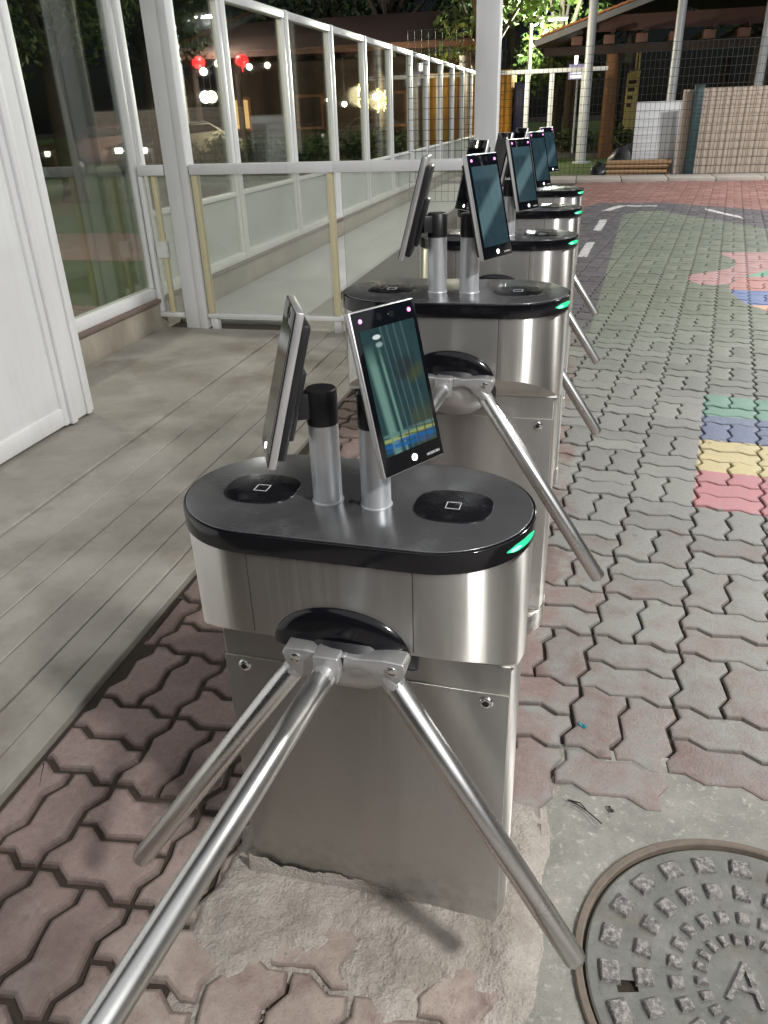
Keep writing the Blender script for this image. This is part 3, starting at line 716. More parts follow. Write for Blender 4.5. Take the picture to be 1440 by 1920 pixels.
        if abs(d.y) < .9:
            mir = d.x < 0
            poly = [(.066 - x, z) for x, z in CH][::-1] if mir else CH
            br = new_obj('arm_bracket', casting('arm_bracket', poly, -.211, -.172), CAST, t)
            sx = .066 - .116 if mir else .116
            new_obj('screw', sweep('screw', [((sx, -.210, .858), .009), ((sx, -.2135, .858), .009), ((sx, -.2145, .858), .0075)], 18), CHROME, br)
            new_obj('ferrule', sweep('ferrule', [(st - d * .016, .019), (st + d * .006, .0205), (st + d * .010, .0195)], 24), CAST, br)
        else:
            br = new_obj('arm_bracket', casting('arm_bracket', [(-.014, .878), (.030, .878), (.031, .852), (.027, .826), (-.010, .826), (-.015, .848)], -.226, -.165), CAST, t)
            new_obj('ferrule', sweep('ferrule', [(st + d * .0, .019), (st + d * .038, .0208), (st + d * .042, .0195)], 24), CAST, br)
    return t
first = build_turnstile()
GT = 'tripod turnstiles in a row'
SETUP = [  # x, y, z, scale, label, (right yaw, tilt), (left yaw, tilt), screen
    (-.332, 1.11, -.07, .945, 'nearest stainless steel tripod turnstile, bedded in mortar, its arm reaching towards the viewer', (60, 15), (-63, 15), 'street'),
    (-.33, 2.17, 0, 1, 'second stainless steel tripod turnstile from the viewer, directly behind the mortar-bedded one', (63, 14), (-84, 15), 'beam'),
    (-.325, 3.27, 0, 1, 'third stainless steel tripod turnstile from the viewer, middle of the five', (60, 14), (-52, 14), 'beam'),
    (-.32, 4.26, 0, 1, 'fourth stainless steel tripod turnstile from the viewer, just before the farthest one', (61, 14), (-56, 14), 'dim'),
    (-.32, 5.31, 0, 1, 'farthest stainless steel tripod turnstile at the end of the row', (61, 14), (-56, 14), 'dim'),
]
roots = [first] + [copy_tree(first) for _ in SETUP[1:]]
for t, (x, y, z, s, lab, ry, ly, sk) in zip(roots, SETUP):
    t.rotation_euler = (0, 0, R(-1.8) if z < 0 else 0.0); t.location = (x, y, z); t.scale = (s, s, s); tag(t, lab, 'turnstile', GT)
    terminal(t, .099, -.05, H + .224, R(ry[0]), R(ry[1]), (.0445, -.018, 0), SCR[sk])
    terminal(t, -.106, -.05, H + .224, R(ly[0]), R(ly[1]), (-.0445, -.018, 0), GLASSBLK, False)

# ---- paving that runs on behind the viewer
q = Mat('plain_paving'); p = q.pos(); br = q.node('ShaderNodeTexBrick'); br.inputs['Scale'].default_value = 3.8; br.inputs['Mortar Size'].default_value = .03
q.link(p, br.inputs['Vector']); n1 = q.noise(p, 5, 5)
br.inputs['Color1'].default_value = (.30, .26, .24, 1); br.inputs['Color2'].default_value = (.25, .24, .225, 1); br.inputs['Mortar'].default_value = (.04, .03, .025, 1)
q.set('Base Color', q.mix(n1 * .6, br.outputs[0], (.2, .18, .165))); q.set('Roughness', .8); q.bump(br.outputs['Fac'], -.4, .006)
PLAINP = q.m
tag(grid_sheet('rear_pavement', -1.28, 14, -14, .28, -.004, PLAINP), kind='structure')
tag(grid_sheet('side_pavement', 6.4, 14, .28, 19.6, -.004, PLAINP), kind='structure')

# ================================================================== WHITE GATE LEAF ON THE LEFT
gate = tag(empty('gate_leaf', (-2.72, 2.0, 0)), 'big white metal gate leaf with a ribbed edge in the left foreground', 'gate')
box('leaf_sheet', -.03, .028, -2.6, 1.60, .03, 3.0, WHITEP, gate, .006)
box('bottom_rail', -.036, .040, -2.6, 1.60, .03, .13, WHITEP, gate, .008)
box('edge_stile', -.042, .046, 1.46, 1.74, .026, 3.0, WHITEP, gate, .010)
box('edge_rib', .044, .066, 1.50, 1.55, .026, 3.0, WHITEP, gate, .006)
box('edge_rib', .044, .060, 1.66, 1.70, .026, 3.0, WHITEP, gate, .006)

# ================================================================== TALL GLAZED FENCE
def glass_mat(name, tint, refl=.5, haze=0.0):
    q = Mat(name); nt = q.nt; nt.nodes.remove(q.b); out = nt.nodes['Material Output']
    tr = q.node('ShaderNodeBsdfTransparent'); tr.inputs[0].default_value = (*tint, 1)
    gl = q.node('ShaderNodeBsdfGlossy'); gl.inputs['Roughness'].default_value = .03
    fr = q.node('ShaderNodeFresnel'); fr.inputs[0].default_value = 1.5
    mx = q.node('ShaderNodeMixShader'); q.link(X(nt, fr.outputs[0]) * refl, mx.inputs[0]); q.link(tr.outputs[0], mx.inputs[1]); q.link(gl.outputs[0], mx.inputs[2])
    last = mx.outputs[0]
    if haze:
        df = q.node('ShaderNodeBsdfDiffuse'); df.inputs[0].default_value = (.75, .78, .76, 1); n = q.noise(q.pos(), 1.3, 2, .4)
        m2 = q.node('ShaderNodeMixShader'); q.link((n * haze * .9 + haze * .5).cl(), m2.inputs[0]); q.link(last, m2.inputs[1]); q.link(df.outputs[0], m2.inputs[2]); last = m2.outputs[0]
    q.link(last, out.inputs[0]); return q.m
CLEAR = glass_mat('clear_glass', (.90, .93, .90), .5)
HAZED = glass_mat('reflection_haze_glass', (.92, .93, .88), 1.0, .25)  # pale diffuse haze stands in for whitish reflections in the panes
FROST = glass_mat('filmed_glass', (.86, .89, .87), .6, .55)
CREAM = plain('glass_tinted_cream', (.62, .56, .36), .5, 0, .08, 8)  # cream tint of light through the glass, put into the mullion colour
tall = tag(empty('tall_fence', (-3.33, 5.8, .24)), 'tall white framed glass fence receding along the left side', 'fence')
PY = [3.9, 5.8] + [5.8 + 1.84 + 1.69 * k for k in range(0, 12)]
for k, y in enumerate(PY):
    box('post', -.05, .05, y - 5.8 - .05, y - 5.8 + .05, 0, 2.30 if k else 2.6, WHITEP, tall, .006)
    box('glazing_bead', -.012, .035, y - 5.8 - .115, y - 5.8 - .052, .082, 2.216, WHITEP, tall, .003)
for a, b in zip(PY[:-1], PY[1:]):
    ya, yb = a - 5.8 + .052, b - 5.8 - .117
    box('top_rail', -.045, .045, ya, yb + .063, 2.22, 2.295, WHITEP, tall, .005)
    box('bottom_rail', -.045, .045, ya, yb + .063, .0, .08, WHITEP, tall, .005)
    if a > 5:
        box('mid_rail', -.035, .035, ya, yb, .60, .64, WHITEP, tall, .004)
        box('lower_pane', -.004, .004, ya, yb, .082, .598, FROST, tall)
        box('upper_pane', -.004, .004, ya, yb, .642, 2.218, CLEAR, tall)
    else:
        box('pane', -.004, .004, ya, yb, .082, 2.218, CLEAR, tall)

# ================================================================== LOW CROSS FENCE WITH GLASS PANELS
low = tag(empty('low_fence', (-3.2, 5.72, 0)), 'low white framed glass fence crossing behind the turnstiles', 'fence')
def lb(n, x0, x1, z0, z1, m, d=.035, bev=.005): return box(n, x0 + 3.2, x1 + 3.2, -d, d, z0, z1, m, low, bev)
for x0, x1 in ((-3.27, -3.06), (-2.85, -1.80), (-1.74, -.76)):
    lb('top_rail', x0 if x0 < -3 else x0, x1 + (.06 if -1.9 < x1 < -1.7 else 0), 1.150, 1.222, WHITEP)
    lb('bottom_rail', x0, x1 + (.06 if -1.9 < x1 < -1.7 else 0), .098, .132, WHITEP)
    lb('pane', x0 + (.03 if x0 < -3 else .05), x1 - .002, .134, 1.148, HAZED, .004, 0)
for x in (-3.262,): lb('corner_post', x - .018, x + .018, .134, 1.148, WHITEP, .03)
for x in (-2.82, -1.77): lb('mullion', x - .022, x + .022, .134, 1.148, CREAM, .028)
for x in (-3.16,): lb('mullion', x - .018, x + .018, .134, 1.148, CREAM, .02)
for x in (-2.80, -1.77, -.82): lb('leg', x - .028, x + .028, 0, .097, WHITEP, .028)
lb('notice_sheet', -3.215, -3.13, .56, .68, plain('paper', (.7, .7, .68), .8), .030, 0)
pa = tag(empty('gate_post', (-2.955, 5.75, 0)), 'broad white steel post at the left end of the low glass fence', 'post')
box('shaft', -.095, .095, -.06, .06, .012, 3.3, WHITEP, pa, .006); box('edge_strip', .03, .093, -.068, -.0605, .012, 3.3, WHITEP, pa, .003)
pb = tag(empty('gate_post', (-.675, 5.80, 0)), 'tall white square post behind the turnstiles at the right end of the low fence', 'post')
box('shaft', -.075, .075, -.075, .075, .012, 3.6, WHITEP, pb, .006); box('base_plate', -.11, .11, -.11, .11, 0, .012, WHITEP, pb, .002)

# ================================================================== WIRE MESH FENCES
WIRE = plain('dark_wire', (.022, .026, .026), .5, .4)
GPOST = plain('dark_green_paint', (.02, .05, .055), .45)
def mesh_fence(label, x0, x1, y, z0, z1, dx, dz, posts):
    f = tag(empty('mesh_fence', (x0, y, 0)), label, 'fence')
    vs, fs = [], []
    def bar(a, b, r):
        base = len(vs); xa, za = a; xb, zb = b
        if abs(xa - xb) < 1e-6: c = [(-r, -r), (r, -r), (r, r), (-r, r)]; pts = [(xa + u, v, zz) for zz in (za, zb) for u, v in c]
        else: c = [(-r, -r), (r, -r), (r, r), (-r, r)]; pts = [(xx, u + .010, za + v) for xx in (xa, xb) for u, v in c]
        vs.extend(pts); fs.extend([(base + i, base + (i + 1) % 4, base + 4 + (i + 1) % 4, base + 4 + i) for i in range(4)])
    n = int((x1 - x0) / dx); z1 = z0 + int((z1 - z0) / dz) * dz
    for i in range(n + 1): bar((i * dx, z0), (i * dx, z1), .0036)
    for k in range(int(round((z1 - z0) / dz)) + 1): bar((0, z0 + k * dz), (n * dx, z0 + k * dz), .0042)
    tag(new_obj('wire_mesh', mesh_of('wire_mesh', vs, fs), WIRE, f), kind='stuff')
    for px, r, m in posts: box('post', px - x0 - r, px - x0 + r, -.06 - r, -.02, z0 - .06, z1 + .02, m, f, .004)
    return f
mesh_fence('dark wire mesh fence along the far edge of the paving', -2.9, 6.5, 20.45, .09, 2.86, .105, .165, [])
mesh_fence('short dark wire mesh screen beside the tall glass fence', -3.15, -1.45, 15.1, .05, 2.85, .12, .17, [])

# ================================================================== STORED MATERIALS AT THE FAR EDGE
q = Mat('beige_sheet'); p = q.pos(); n1 = q.noise(p, 2, 5); n2 = q.noise(p, 1, 4, .6, (18, 18, 1.4))
q.set('Base Color', q.mix(n1 * .5 + n2 * .5, (.33, .27, .22), (.46, .385, .32))); q.set('Roughness', .75); BEIGE = q.m
def corrugated(name, x0, x1, y, z0, z1, pitch, depth, mat, parent):
    n = int((x1 - x0) / pitch * 6); vs = []
    for i in range(n + 1):
        x = x0 + (x1 - x0) * i / n; d = depth * math.copysign(min(1, abs(math.sin(2 * math.pi * x / pitch)) * 1.6), math.sin(2 * math.pi * x / pitch))
        vs += [(x, y + d, z0), (x, y + d, z1), (x, y + d + .012, z1), (x, y + d + .012, z0)]
    fs = [(4 * i + k, 4 * i + (k + 1) % 4, 4 * i + 4 + (k + 1) % 4, 4 * i + 4 + k) for i in range(n) for k in range(4)] + [(0, 1, 2, 3), (4 * n + 3, 4 * n + 2, 4 * n + 1, 4 * n)]
    return new_obj(name, mesh_of(name, vs, fs, 30), mat, parent)
gp = tag(empty('square_post', (2.32, 20.62, .0)), 'dark green square post standing at the left part of the beige hoarding', 'post')
box('shaft', -.10, .10, -.07, .07, .05, 1.86, GPOST, gp, .006); box('cap', -.11, .11, -.08, .08, 1.862, 1.89, GPOST, gp, .004)
hd = tag(empty('hoarding', (2.0, 20.75, .05)), 'beige sheet hoarding behind the wire mesh on the right', 'hoarding')
corrugated('sheet', .0, .24, 0, 0, 1.76, .12, .012, BEIGE, hd); corrugated('sheet', .44, 2.2, 0, 0, 1.78, .16, .012, BEIGE, hd); corrugated('sheet', 2.22, 4.4, .004, 0, 1.77, .16, .012, BEIGE, hd)
wb = new_obj('white_board', box_mesh('white_board', (1.0, .03, 1.58), (0, 0, .79), .004), plain('white_board', (.66, .68, .70), .55, 0, .06, 3)); wb.location = (1.55, 21.2, .02); wb.rotation_euler = (R(-4), 0, R(2)); tag(wb, 'pale white board leaning beside the beige hoarding', 'board')
bb = tag(empty('cane_bundle', (1.18, 20.98, .012)), 'bundle of split yellow bamboo canes lying on the far lawn edge', 'bamboo bundle')
CANE = plain('dry_bamboo', (.34, .21, .11), .7, 0, .3, 30)
for row, cnt in enumerate((6, 6, 5, 4)):
    for c_ in range(cnt):
        y = (c_ - cnt / 2 + .5) * .075 + rng.gauss(0, .006); z = .045 + row * .088 + rng.gauss(0, .004)
        l, r_ = -.70 + rng.uniform(-.03, .05), .72 + rng.uniform(-.06, .05)
        tube('cane', (l, y, z), (r_, y + rng.gauss(0, .02), z + rng.gauss(0, .01)), .042, CANE, bb, 8)
def lump(name, loc, size, mat, seed=0, sub=3, amp=.25):
    bm = bmesh.new(); bmesh.ops.create_icosphere(bm, subdivisions=sub, radius=1)
    for v in bm.verts:
        d = 1 + amp * noise.fractal(v.co * 2.1 + Vector((seed, 0, 0)), 1, 2, 4); v.co = Vector((v.co.x * size[0] * d, v.co.y * size[1] * d, max(-.02, v.co.z * size[2] * d)))
    o = new_obj(name, bm_mesh(name, bm, 60), mat); o.location = loc; return o
tag(lump('tarpaulin_heap', (.92, 21.5, .02), (.52, .35, .66), plain('black_tarp', (.012, .013, .015), .4), 3), 'black tarpaulin heap behind the bamboo bundle', 'tarpaulin')
tag(lump('rubbish_bag', (.33, 20.95, .02), (.26, .24, .30), plain('black_bag', (.008, .008, .009), .35), 9), 'small black bag left of the bamboo bundle', 'bag')

# ---- grey steel poles
POLE = plain('galvanised_pole', (.50, .51, .53), .5, .3, .1, 4)
for (px, py, h_, r_, lab) in ((-.16, 26.6, 5.2, .125, 'grey steel pole standing on the lawn, left one of three'), (2.12, 25.2, 5.2, .115, 'grey steel pole rising behind the white board, middle one of three'), (4.30, 25.2, 5.2, .115, 'grey steel pole behind the beige hoarding, right one of three')):
    t = tag(empty('steel_pole', (px, py, .01)), lab, 'pole', 'grey steel poles on the lawn')
    tube('shaft', (0, 0, 0), (0, 0, h_), r_, POLE, t, 18); tube('base_flange', (0, 0, 0), (0, 0, .05), r_ * 2.2, POLE, t, 18)

# ================================================================== PAVILION
q = Mat('warm_lit_timber'); p = q.pos('object'); n1 = q.noise(p, 1, 5, .65, (14, 14, 1.5)); n2 = q.noise(p, 20, 4)
q.set('Base Color', q.mix(n1, (.10, .045, .02), (.34, .16, .06))); q.set('Roughness', .7); q.bump(n1, .4, .02); TIMB = q.m  # orange of the warm light on the column put into the timber colour
DTIMB = plain('dark_timber', (.035, .02, .016), .75, 0, .3, 6)
TILE = plain('clay_tile', (.52, .20, .085), .75, 0, .3, 7)
FASC = plain('grey_fascia', (.20, .19, .19), .6)
pv = tag(empty('pavilion', (3.3, 29.2, .0)), 'open timber pavilion with a clay tiled roof beyond the wire fence', 'pavilion')
ap, ev, half, y0, y1 = 5.0, 3.42, 5.2, -.9, 8.0
for s in (-1, 1):
    # roof slab, side s
    vs = [(0, y0, ap), (s * half, y0, ev), (s * half, y1, ev), (0, y1, ap)]; vs = vs + [(x, y, z - .10) for x, y, z in vs]
    rf = new_obj('roof', mesh_of('roof', vs, [(0, 1, 2, 3), (7, 6, 5, 4)] + [(i, 4 + i, 4 + (i + 1) % 4, (i + 1) % 4) for i in range(4)]), DTIMB, pv)
    # verge tiles, one by one
    L = math.hypot(half, ap - ev); nt_ = 22
    tm = None
    for k in range(nt_):
        t0 = (k + .5) / nt_; a_ = math.atan2(ev - ap, s * half)
        if tm is None:
            tm = box_mesh('verge_tile', (L / nt_ * 1.12, .34, .055), (0, 0, 0), .012); tm.materials.append(TILE)
        o = new_obj('verge_tile', tm, None, rf); o.location = (s * half * t0, y0 + .08, ap + (ev - ap) * t0 + .045); o.rotation_euler = (0, -a_ + (R(4) if s > 0 else R(-4)) + rng.gauss(0, .01), rng.gauss(0, .01))
    d_ = Vector((s * half, 0, ev - ap)).normalized()
    fb = new_obj('fascia', box_mesh('fascia', (L * .985, .05, .17), (0, 0, 0), .004), FASC, pv); fb.location = (s * half * .5, y0 - .028, (ap + ev) / 2 - .10); fb.rotation_euler = (0, -math.atan2(ev - ap, s * half), 0)
    for k in range(6): 
        new_obj('roof_tile_course', box_mesh('roof_tile_course', (half / 6 * 1.05, y1 - y0 - .4, .04), (0, 0, 0), .01), TILE, rf)
        o = rf.children[-1]; t0 = (k + .5) / 6; o.location = (s * half * t0, (y0 + y1) / 2 + .15, ap + (ev - ap) * t0 + .04); o.rotation_euler = (0, -math.atan2(ev - ap, s * half), 0)
box('tie_beam', -4.9, 4.9, -.14, .14, 3.02, 3.26, DTIMB, pv, .01)
box('gable_board', -3.6, 3.6, .0, .05, 3.62, 4.05, plain('gable_timber', (.10, .05, .045), .8, 0, .3, 5), pv)
for k in range(9):
    x = -3.9 + k * .98
    b_ = box('bracket_block', x - .17, x + .17, -.34, .34, 3.27, 3.52, plain('bracket_timber', (.17, .085, .065), .7, 0, .4, 3), pv, .02)
    tube('purlin', (x + .1, -.6, 3.60), (x + .1, 7.6, 3.60), .075, DTIMB, pv, 10)
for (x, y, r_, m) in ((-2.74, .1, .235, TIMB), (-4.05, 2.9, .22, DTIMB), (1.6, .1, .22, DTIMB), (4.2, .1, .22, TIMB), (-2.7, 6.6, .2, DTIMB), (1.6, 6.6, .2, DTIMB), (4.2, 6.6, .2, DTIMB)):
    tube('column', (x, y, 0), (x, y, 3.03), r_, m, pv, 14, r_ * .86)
box('floor_slab', -4.6, 5, .6, 7.4, .0, .12, plain('slab', (.12, .115, .1), .8), pv)

# ================================================================== FAR FENCE, CONTAINERS, SIGN
ff = tag(empty('rail_fence', (-3.2, 27.2, 0)), 'white post and rail fence crossing far behind the last turnstile', 'fence')
box('top_rail', .0, 3.6, -.05, .05, 2.49, 2.60, WHITEP, ff, .005)
for x in (-1.95, -1.22, -.28): box('post', x + 3.2 - .07, x + 3.2 + .07, -.05, .05, 0, 2.488, WHITEP, ff, .005)
YEL = plain('orange_yellow_paint', (.62, .27, .018), .5, 0, .08, 2)
yc = tag(empty('storage_container', (-3.75, 29.0, 0)), 'orange yellow ribbed storage container behind the fences', 'container')
corrugated('ribbed_side', -1.45, 1.22, -.9, .05, 2.60, .3, .03, YEL, yc); box('box_shell', -1.45, 1.22, -.84, 1.2, .05, 2.56, YEL, yc, .01)
box('top_frame', -1.47, 1.24, -.96, -.845, 2.562, 2.66, YEL, yc, .01)
bc = tag(empty('blue_cabinet', (-2.24, 29.2, 0)), 'dark blue cabinet at the right end of the yellow container', 'cabinet')
box('shell', -.23, .20, -.5, .5, .0, 2.32, plain('navy_paint', (.008, .010, .05), .45), bc, .01); box('door_leaf', -.20, .17, -.525, -.503, .1, 2.25, plain('navy_door', (.010, .013, .06), .4), bc, .006)
sg = tag(empty('lit_sign', (-.52, 30.3, 0)), 'small lit violet and white sign on a post under the pavilion eave', 'sign')
box('panel', -.30, .28, -.05, .03, 2.38, 2.82, emitter('violet_panel', (.42, .40, .62), .35), sg, .01); box('text_band', -.24, .22, -.058, -.0515, 2.54, 2.63, emitter('sign_white', (.8, .8, .9), .9), sg); box('text_band', -.24, .16, -.058, -.0515, 2.41, 2.50, emitter('sign_cream', (.9, .88, .75), 1.0), sg)
tube('post', (0, .08, 0), (0, .08, 2.9), .04, POLE, sg, 10)
TL = emitter('tube_white', (1, .97, .9), 7)
tl = tag(empty('tube_lamp', (-.62, 31.2, 0)), 'upright white tube lamp on a thin post beside the dark pavilion column', 'lamp')
tube('tube', (0, 0, 2.85), (0, 0, 3.32), .055, TL, tl, 10); tube('post', (0, .1, 0), (0, .1, 3.3), .03, DTIMB, tl, 8)
yb_ = tag(empty('yellow_pylon', (1.42, 33.5, 0)), 'slim cream yellow pylon with a forked top seen through the pavilion', 'pylon')
PYL = plain('cream_yellow', (.5, .42, .16), .6)
box('shaft', -.22, .22, -.15, .15, 0, 2.6, PYL, yb_, .01); box('fork', .02, .09, -.05, .05, 2.6, 3.35, PYL, yb_, .01); box('fork', .13, .20, -.05, .05, 2.6, 3.35, PYL, yb_, .01); box('collar', -.13, .23, -.17, .17, 2.56, 2.66, PYL, yb_, .01)
for k in range(4): box('dark_mark', -.16, -.0 + k * .04, -.158, -.151, 1.5 + .25 * k, 1.62 + .25 * k, DTIMB, yb_)

# ================================================================== TREES AND SHRUBS
def leaf_mat(name, lo, hi):
    q = Mat(name); oi = q.node('ShaderNodeAttribute', attribute_name='rnd'); r_ = X(q.nt, oi.outputs['Fac'])
    q.set('Base Color', q.mix(r_, lo, hi)); q.set('Roughness', .6); q.b.inputs['Transmission Weight'].default_value = 0
    return q.m
LEAF = leaf_mat('leaves', (.025, .05, .010), (.12, .175, .03)); LEAF2 = leaf_mat('leaves_dark', (.012, .024, .010), (.05, .08, .024)); HEDGE = leaf_mat('hedge_leaves', (.015, .03, .008), (.07, .10, .02))
BARK = plain('bark', (.06, .045, .032), .9, 0, .35, 8, .5)
def leaf_cloud(name, clumps, n, size, mat, parent, seed):
    rg = random.Random(seed); vs, fs, rr = [], [], []
    tot = sum(c[1] ** 2 for c in clumps)
    for c, r_ in clumps:
        for _ in range(int(n * r_ * r_ / tot)):
            d = Vector((rg.gauss(0, 1), rg.gauss(0, 1), rg.gauss(0, 1))).normalized() * r_ * rg.uniform(.35, 1.05) ; d.z *= .75
            p_ = Vector(c) + d; nrm = (d.normalized() + Vector((rg.gauss(0, .6), rg.gauss(0, .6), rg.gauss(0, .6) + .3))).normalized()
            u_, v_, _w = basis(nrm); a = rg.uniform(0, 6.28); u2 = u_ * math.cos(a) + v_ * math.sin(a); v2 = nrm.cross(u2); s = size * rg.uniform(.6, 1.35); b = len(vs)
            vs += [p_ - u2 * s, p_ - v2 * s * .42, p_ + u2 * s * 1.05, p_ + v2 * s * .42]; fs.append((b, b + 1, b + 2, b + 3)); rr += [rg.random()] * 4
    me = mesh_of(name, vs, fs); at = me.attributes.new('rnd', 'FLOAT', 'POINT'); at.data.foreach_set('value', rr)
    return new_obj(name, me, mat, parent)
def tree(x, y, h, rad, label, mat, seed, n=2600, lsize=.16, base=.42, group='trees at the back'):
    rg = random.Random(seed); t = tag(empty('tree', (x, y, 0)), label, 'tree', group)
    tr = h * .028 + .05; bend = Vector((rg.uniform(-.3, .3), rg.uniform(-.3, .3), 0))
    fork = Vector((bend.x * .6, bend.y * .6, h * base))
    new_obj('trunk', sweep('trunk', [((0, 0, 0), tr * 1.5), ((0, 0, h * .05), tr * 1.1), (fork * .5, tr * .95), (fork, tr * .8), (Vector((bend.x, bend.y, h * .85)), tr * .2)], 12), BARK, t)
    clumps = []
    for k in range(9):
        a = 2.4 * k + rg.uniform(-.4, .4); rr_ = rad * (.25 + .6 * rg.random()); z = h * (base + .08 + (1 - base) * rg.random() * .85)
        c = Vector((math.cos(a) * rr_, math.sin(a) * rr_, z)); clumps.append((c, rad * rg.uniform(.36, .56)))
        new_obj('limb', sweep('limb', [(fork.lerp(Vector((bend.x, bend.y, h * .8)), rg.random() * .5), tr * .45), (c, tr * .12)], 7), BARK, t)
    leaf_cloud('crown', clumps, n, lsize, mat, t, seed + 1); return t
tree(-3.9, 31.5, 7.2, 3.0, 'bright green tree above the yellow container', LEAF, 11, 4200, .15, .36)
tree(-1.4, 36.5, 7.5, 2.5, 'lamp lit green tree left of the pavilion roof', LEAF, 12, 3400, .15, .3)
tree(-8.2, 36.0, 9.0, 3.6, 'dark leafy tree behind the long roofed hall, right side', LEAF2, 13, 4200, .19)
tree(-13.5, 41.0, 10, 4.2, 'dark leafy tree behind the long roofed hall, middle', LEAF2, 14, 4200, .2)
tree(-20, 38.0, 10, 4.2, 'dark leafy tree behind the long roofed hall, left side', LEAF2, 15, 3600, .2)
tree(-10.9, 16.2, 6.0, 2.6, 'leafy tree beyond the tall fence at the top left corner', LEAF, 16, 3800, .09, .36)
tree(1.6, 44.0, 10, 4.0, 'tall dark tree directly behind the pavilion', LEAF2, 17, 3600, .2)
tree(8.0, 46.0, 10, 4.2, 'tall dark tree behind the right half of the pavilion', LEAF2, 18, 3600, .2)
tree(-4.2, 46.0, 11, 4.2, 'tallest dark tree between hall and pavilion', LEAF2, 19, 3600, .2)
tree(-1.9, 41.5, 4.6, 1.3, 'slim pale tree seen past the rail fence', LEAF, 20, 1200, .14, .55)
def shrub(x, y, rx, ry, h, label, seed, n=900, ls=.09, mat=None):
    rg = random.Random(seed); t = tag(empty('shrub', (x, y, 0)), label, 'shrub', 'shrubs round the pavilion')
    cl_ = [(Vector((rg.uniform(-rx, rx), rg.uniform(-ry, ry), h * rg.uniform(.35, .75))), min(rx, h) * rg.uniform(.4, .6)) for _ in range(7)]
    leaf_cloud('foliage', cl_, n, ls, mat or HEDGE, t, seed)
    for k in range(3): new_obj('stem', sweep('stem', [((k * .08 - .08, 0, 0), .02), (tuple(cl_[k][0]), .008)], 6), BARK, t)
shrub(-.15, 31.6, .7, .4, 1.0, 'leafy shrub between the dark column and the steel pole', 31)
shrub(1.45, 31.2, .6, .4, 1.05, 'leafy shrub behind the black tarpaulin heap', 32)
shrub(.9, 34.0, .9, .4, 1.2, 'leafy shrub deep inside the pavilion', 33)
shrub(-6.6, 13.5, .9, .5, .9, 'low shrub on the side lawn beyond the tall fence', 34, 900, .07)

for k_, (sx_, sy_) in enumerate(((-12.2, 25.6), (-10.4, 25.2), (-8.6, 25.0), (-6.9, 24.6), (-5.3, 24.2))):
    shrub(sx_, sy_, 1.0, .5, 1.15, ['hedge shrub before the hall, nearest the parked cars', 'hedge shrub before the hall, second from the parked cars', 'hedge shrub before the hall, middle of five', 'hedge shrub before the hall, second from the tall fence', 'hedge shrub before the hall, nearest the tall fence'][k_], 40 + k_, 1300, .09, LEAF)
tree(-12.6, 23.5, 5.6, 2.0, 'lamp lit green tree standing before the long hall', LEAF, 21, 2600, .12, .5)
# ================================================================== HALL, LANTERNS, STRING LIGHTS AND CARS BEYOND THE LEFT FENCE
hall = tag(empty('roofed_hall', (-10.2, 31.5, 0)), 'long dark hall with a brown tiled roof seen through the tall fence', 'building')
HW = plain('hall_wall', (.045, .028, .02), .8, 0, .3, 2)
box('wall', -4.2, 5.4, .6, 5.5, 0, 3.4, HW, hall)
vs = [(-5.2, -.8, 3.75), (6.2, -.8, 3.75), (6.2, 3.0, 5.0), (-5.2, 3.0, 5.0), (6.2, 6.6, 3.75), (-5.2, 6.6, 3.75)]; vs += [(x, y, z - .12) for x, y, z in vs]
new_obj('roof', mesh_of('roof', vs, [(0, 1, 2, 3), (3, 2, 4, 5), (9, 8, 7, 6), (11, 10, 8, 9), (0, 6, 7, 1), (5, 4, 10, 11), (0, 3, 9, 6), (3, 5, 11, 9), (1, 7, 8, 2), (2, 8, 10, 4)]), plain('hall_tile', (.055, .028, .02), .75, 0, .3, 5), hall)
box('eave_board', -5.2, 6.2, -.83, -.803, 3.55, 3.76, plain('eave_red', (.10, .045, .03), .7), hall)
for k in range(7): tube('column', (-4.6 + k * 1.75, -.4, 0), (-4.6 + k * 1.75, -.4, 3.6), .12, DTIMB, hall, 10)
AMB = emitter('warm_window', (1.0, .62, .25), .5)
for k, x in enumerate((-3.4, -.4, 2.9)):
    w_ = box('window', x - .55, x + .55, .55, .598, 1.1, 2.3, TIMB, hall); box('pane', x - .46, x + .46, .53, .548, 1.2, 2.2, AMB if k == 0 else DTIMB, w_)
RED = emitter('red_paper', (1.0, .02, .02), 2.6)
for x, lab in ((-14.15, 'round red paper lantern under the hall eave, left one'), (-12.45, 'round red paper lantern under the hall eave, right one')):
    t = tag(empty('paper_lantern', (x, 30.2, 3.42)), lab, 'lantern', 'red lanterns')
    bm = bmesh.new(); bmesh.ops.create_uvsphere(bm, u_segments=16, v_segments=10, radius=.24); bmesh.ops.scale(bm, vec=(1, 1, .82), verts=bm.verts); new_obj('shade', bm_mesh('shade', bm, 60), RED, t)
    tube('cord', (0, 0, .19), (0, 0, .36), .012, DTIMB, t, 6); tube('tassel', (0, 0, -.19), (0, 0, -.36), .02, RED, t, 6)
BULB = emitter('warm_bulb', (1.0, .86, .6), 14); WBULB = emitter('white_bulb', (1, 1, .96), 22); FAIRY = emitter('fairy_light', (1.0, .72, .22), 9)
def bulb(x, y, z, r_, m, lab, drop=.5):
    t = tag(empty('hanging_bulb', (x, y, z)), lab, 'lamp', 'bulbs beyond the tall fence')
    bm = bmesh.new(); bmesh.ops.create_icosphere(bm, subdivisions=2, radius=r_); new_obj('bulb', bm_mesh('bulb', bm, 60), m, t); tube('cord', (0, 0, r_ * .8), (0, 0, drop), .012, DTIMB, t, 6)
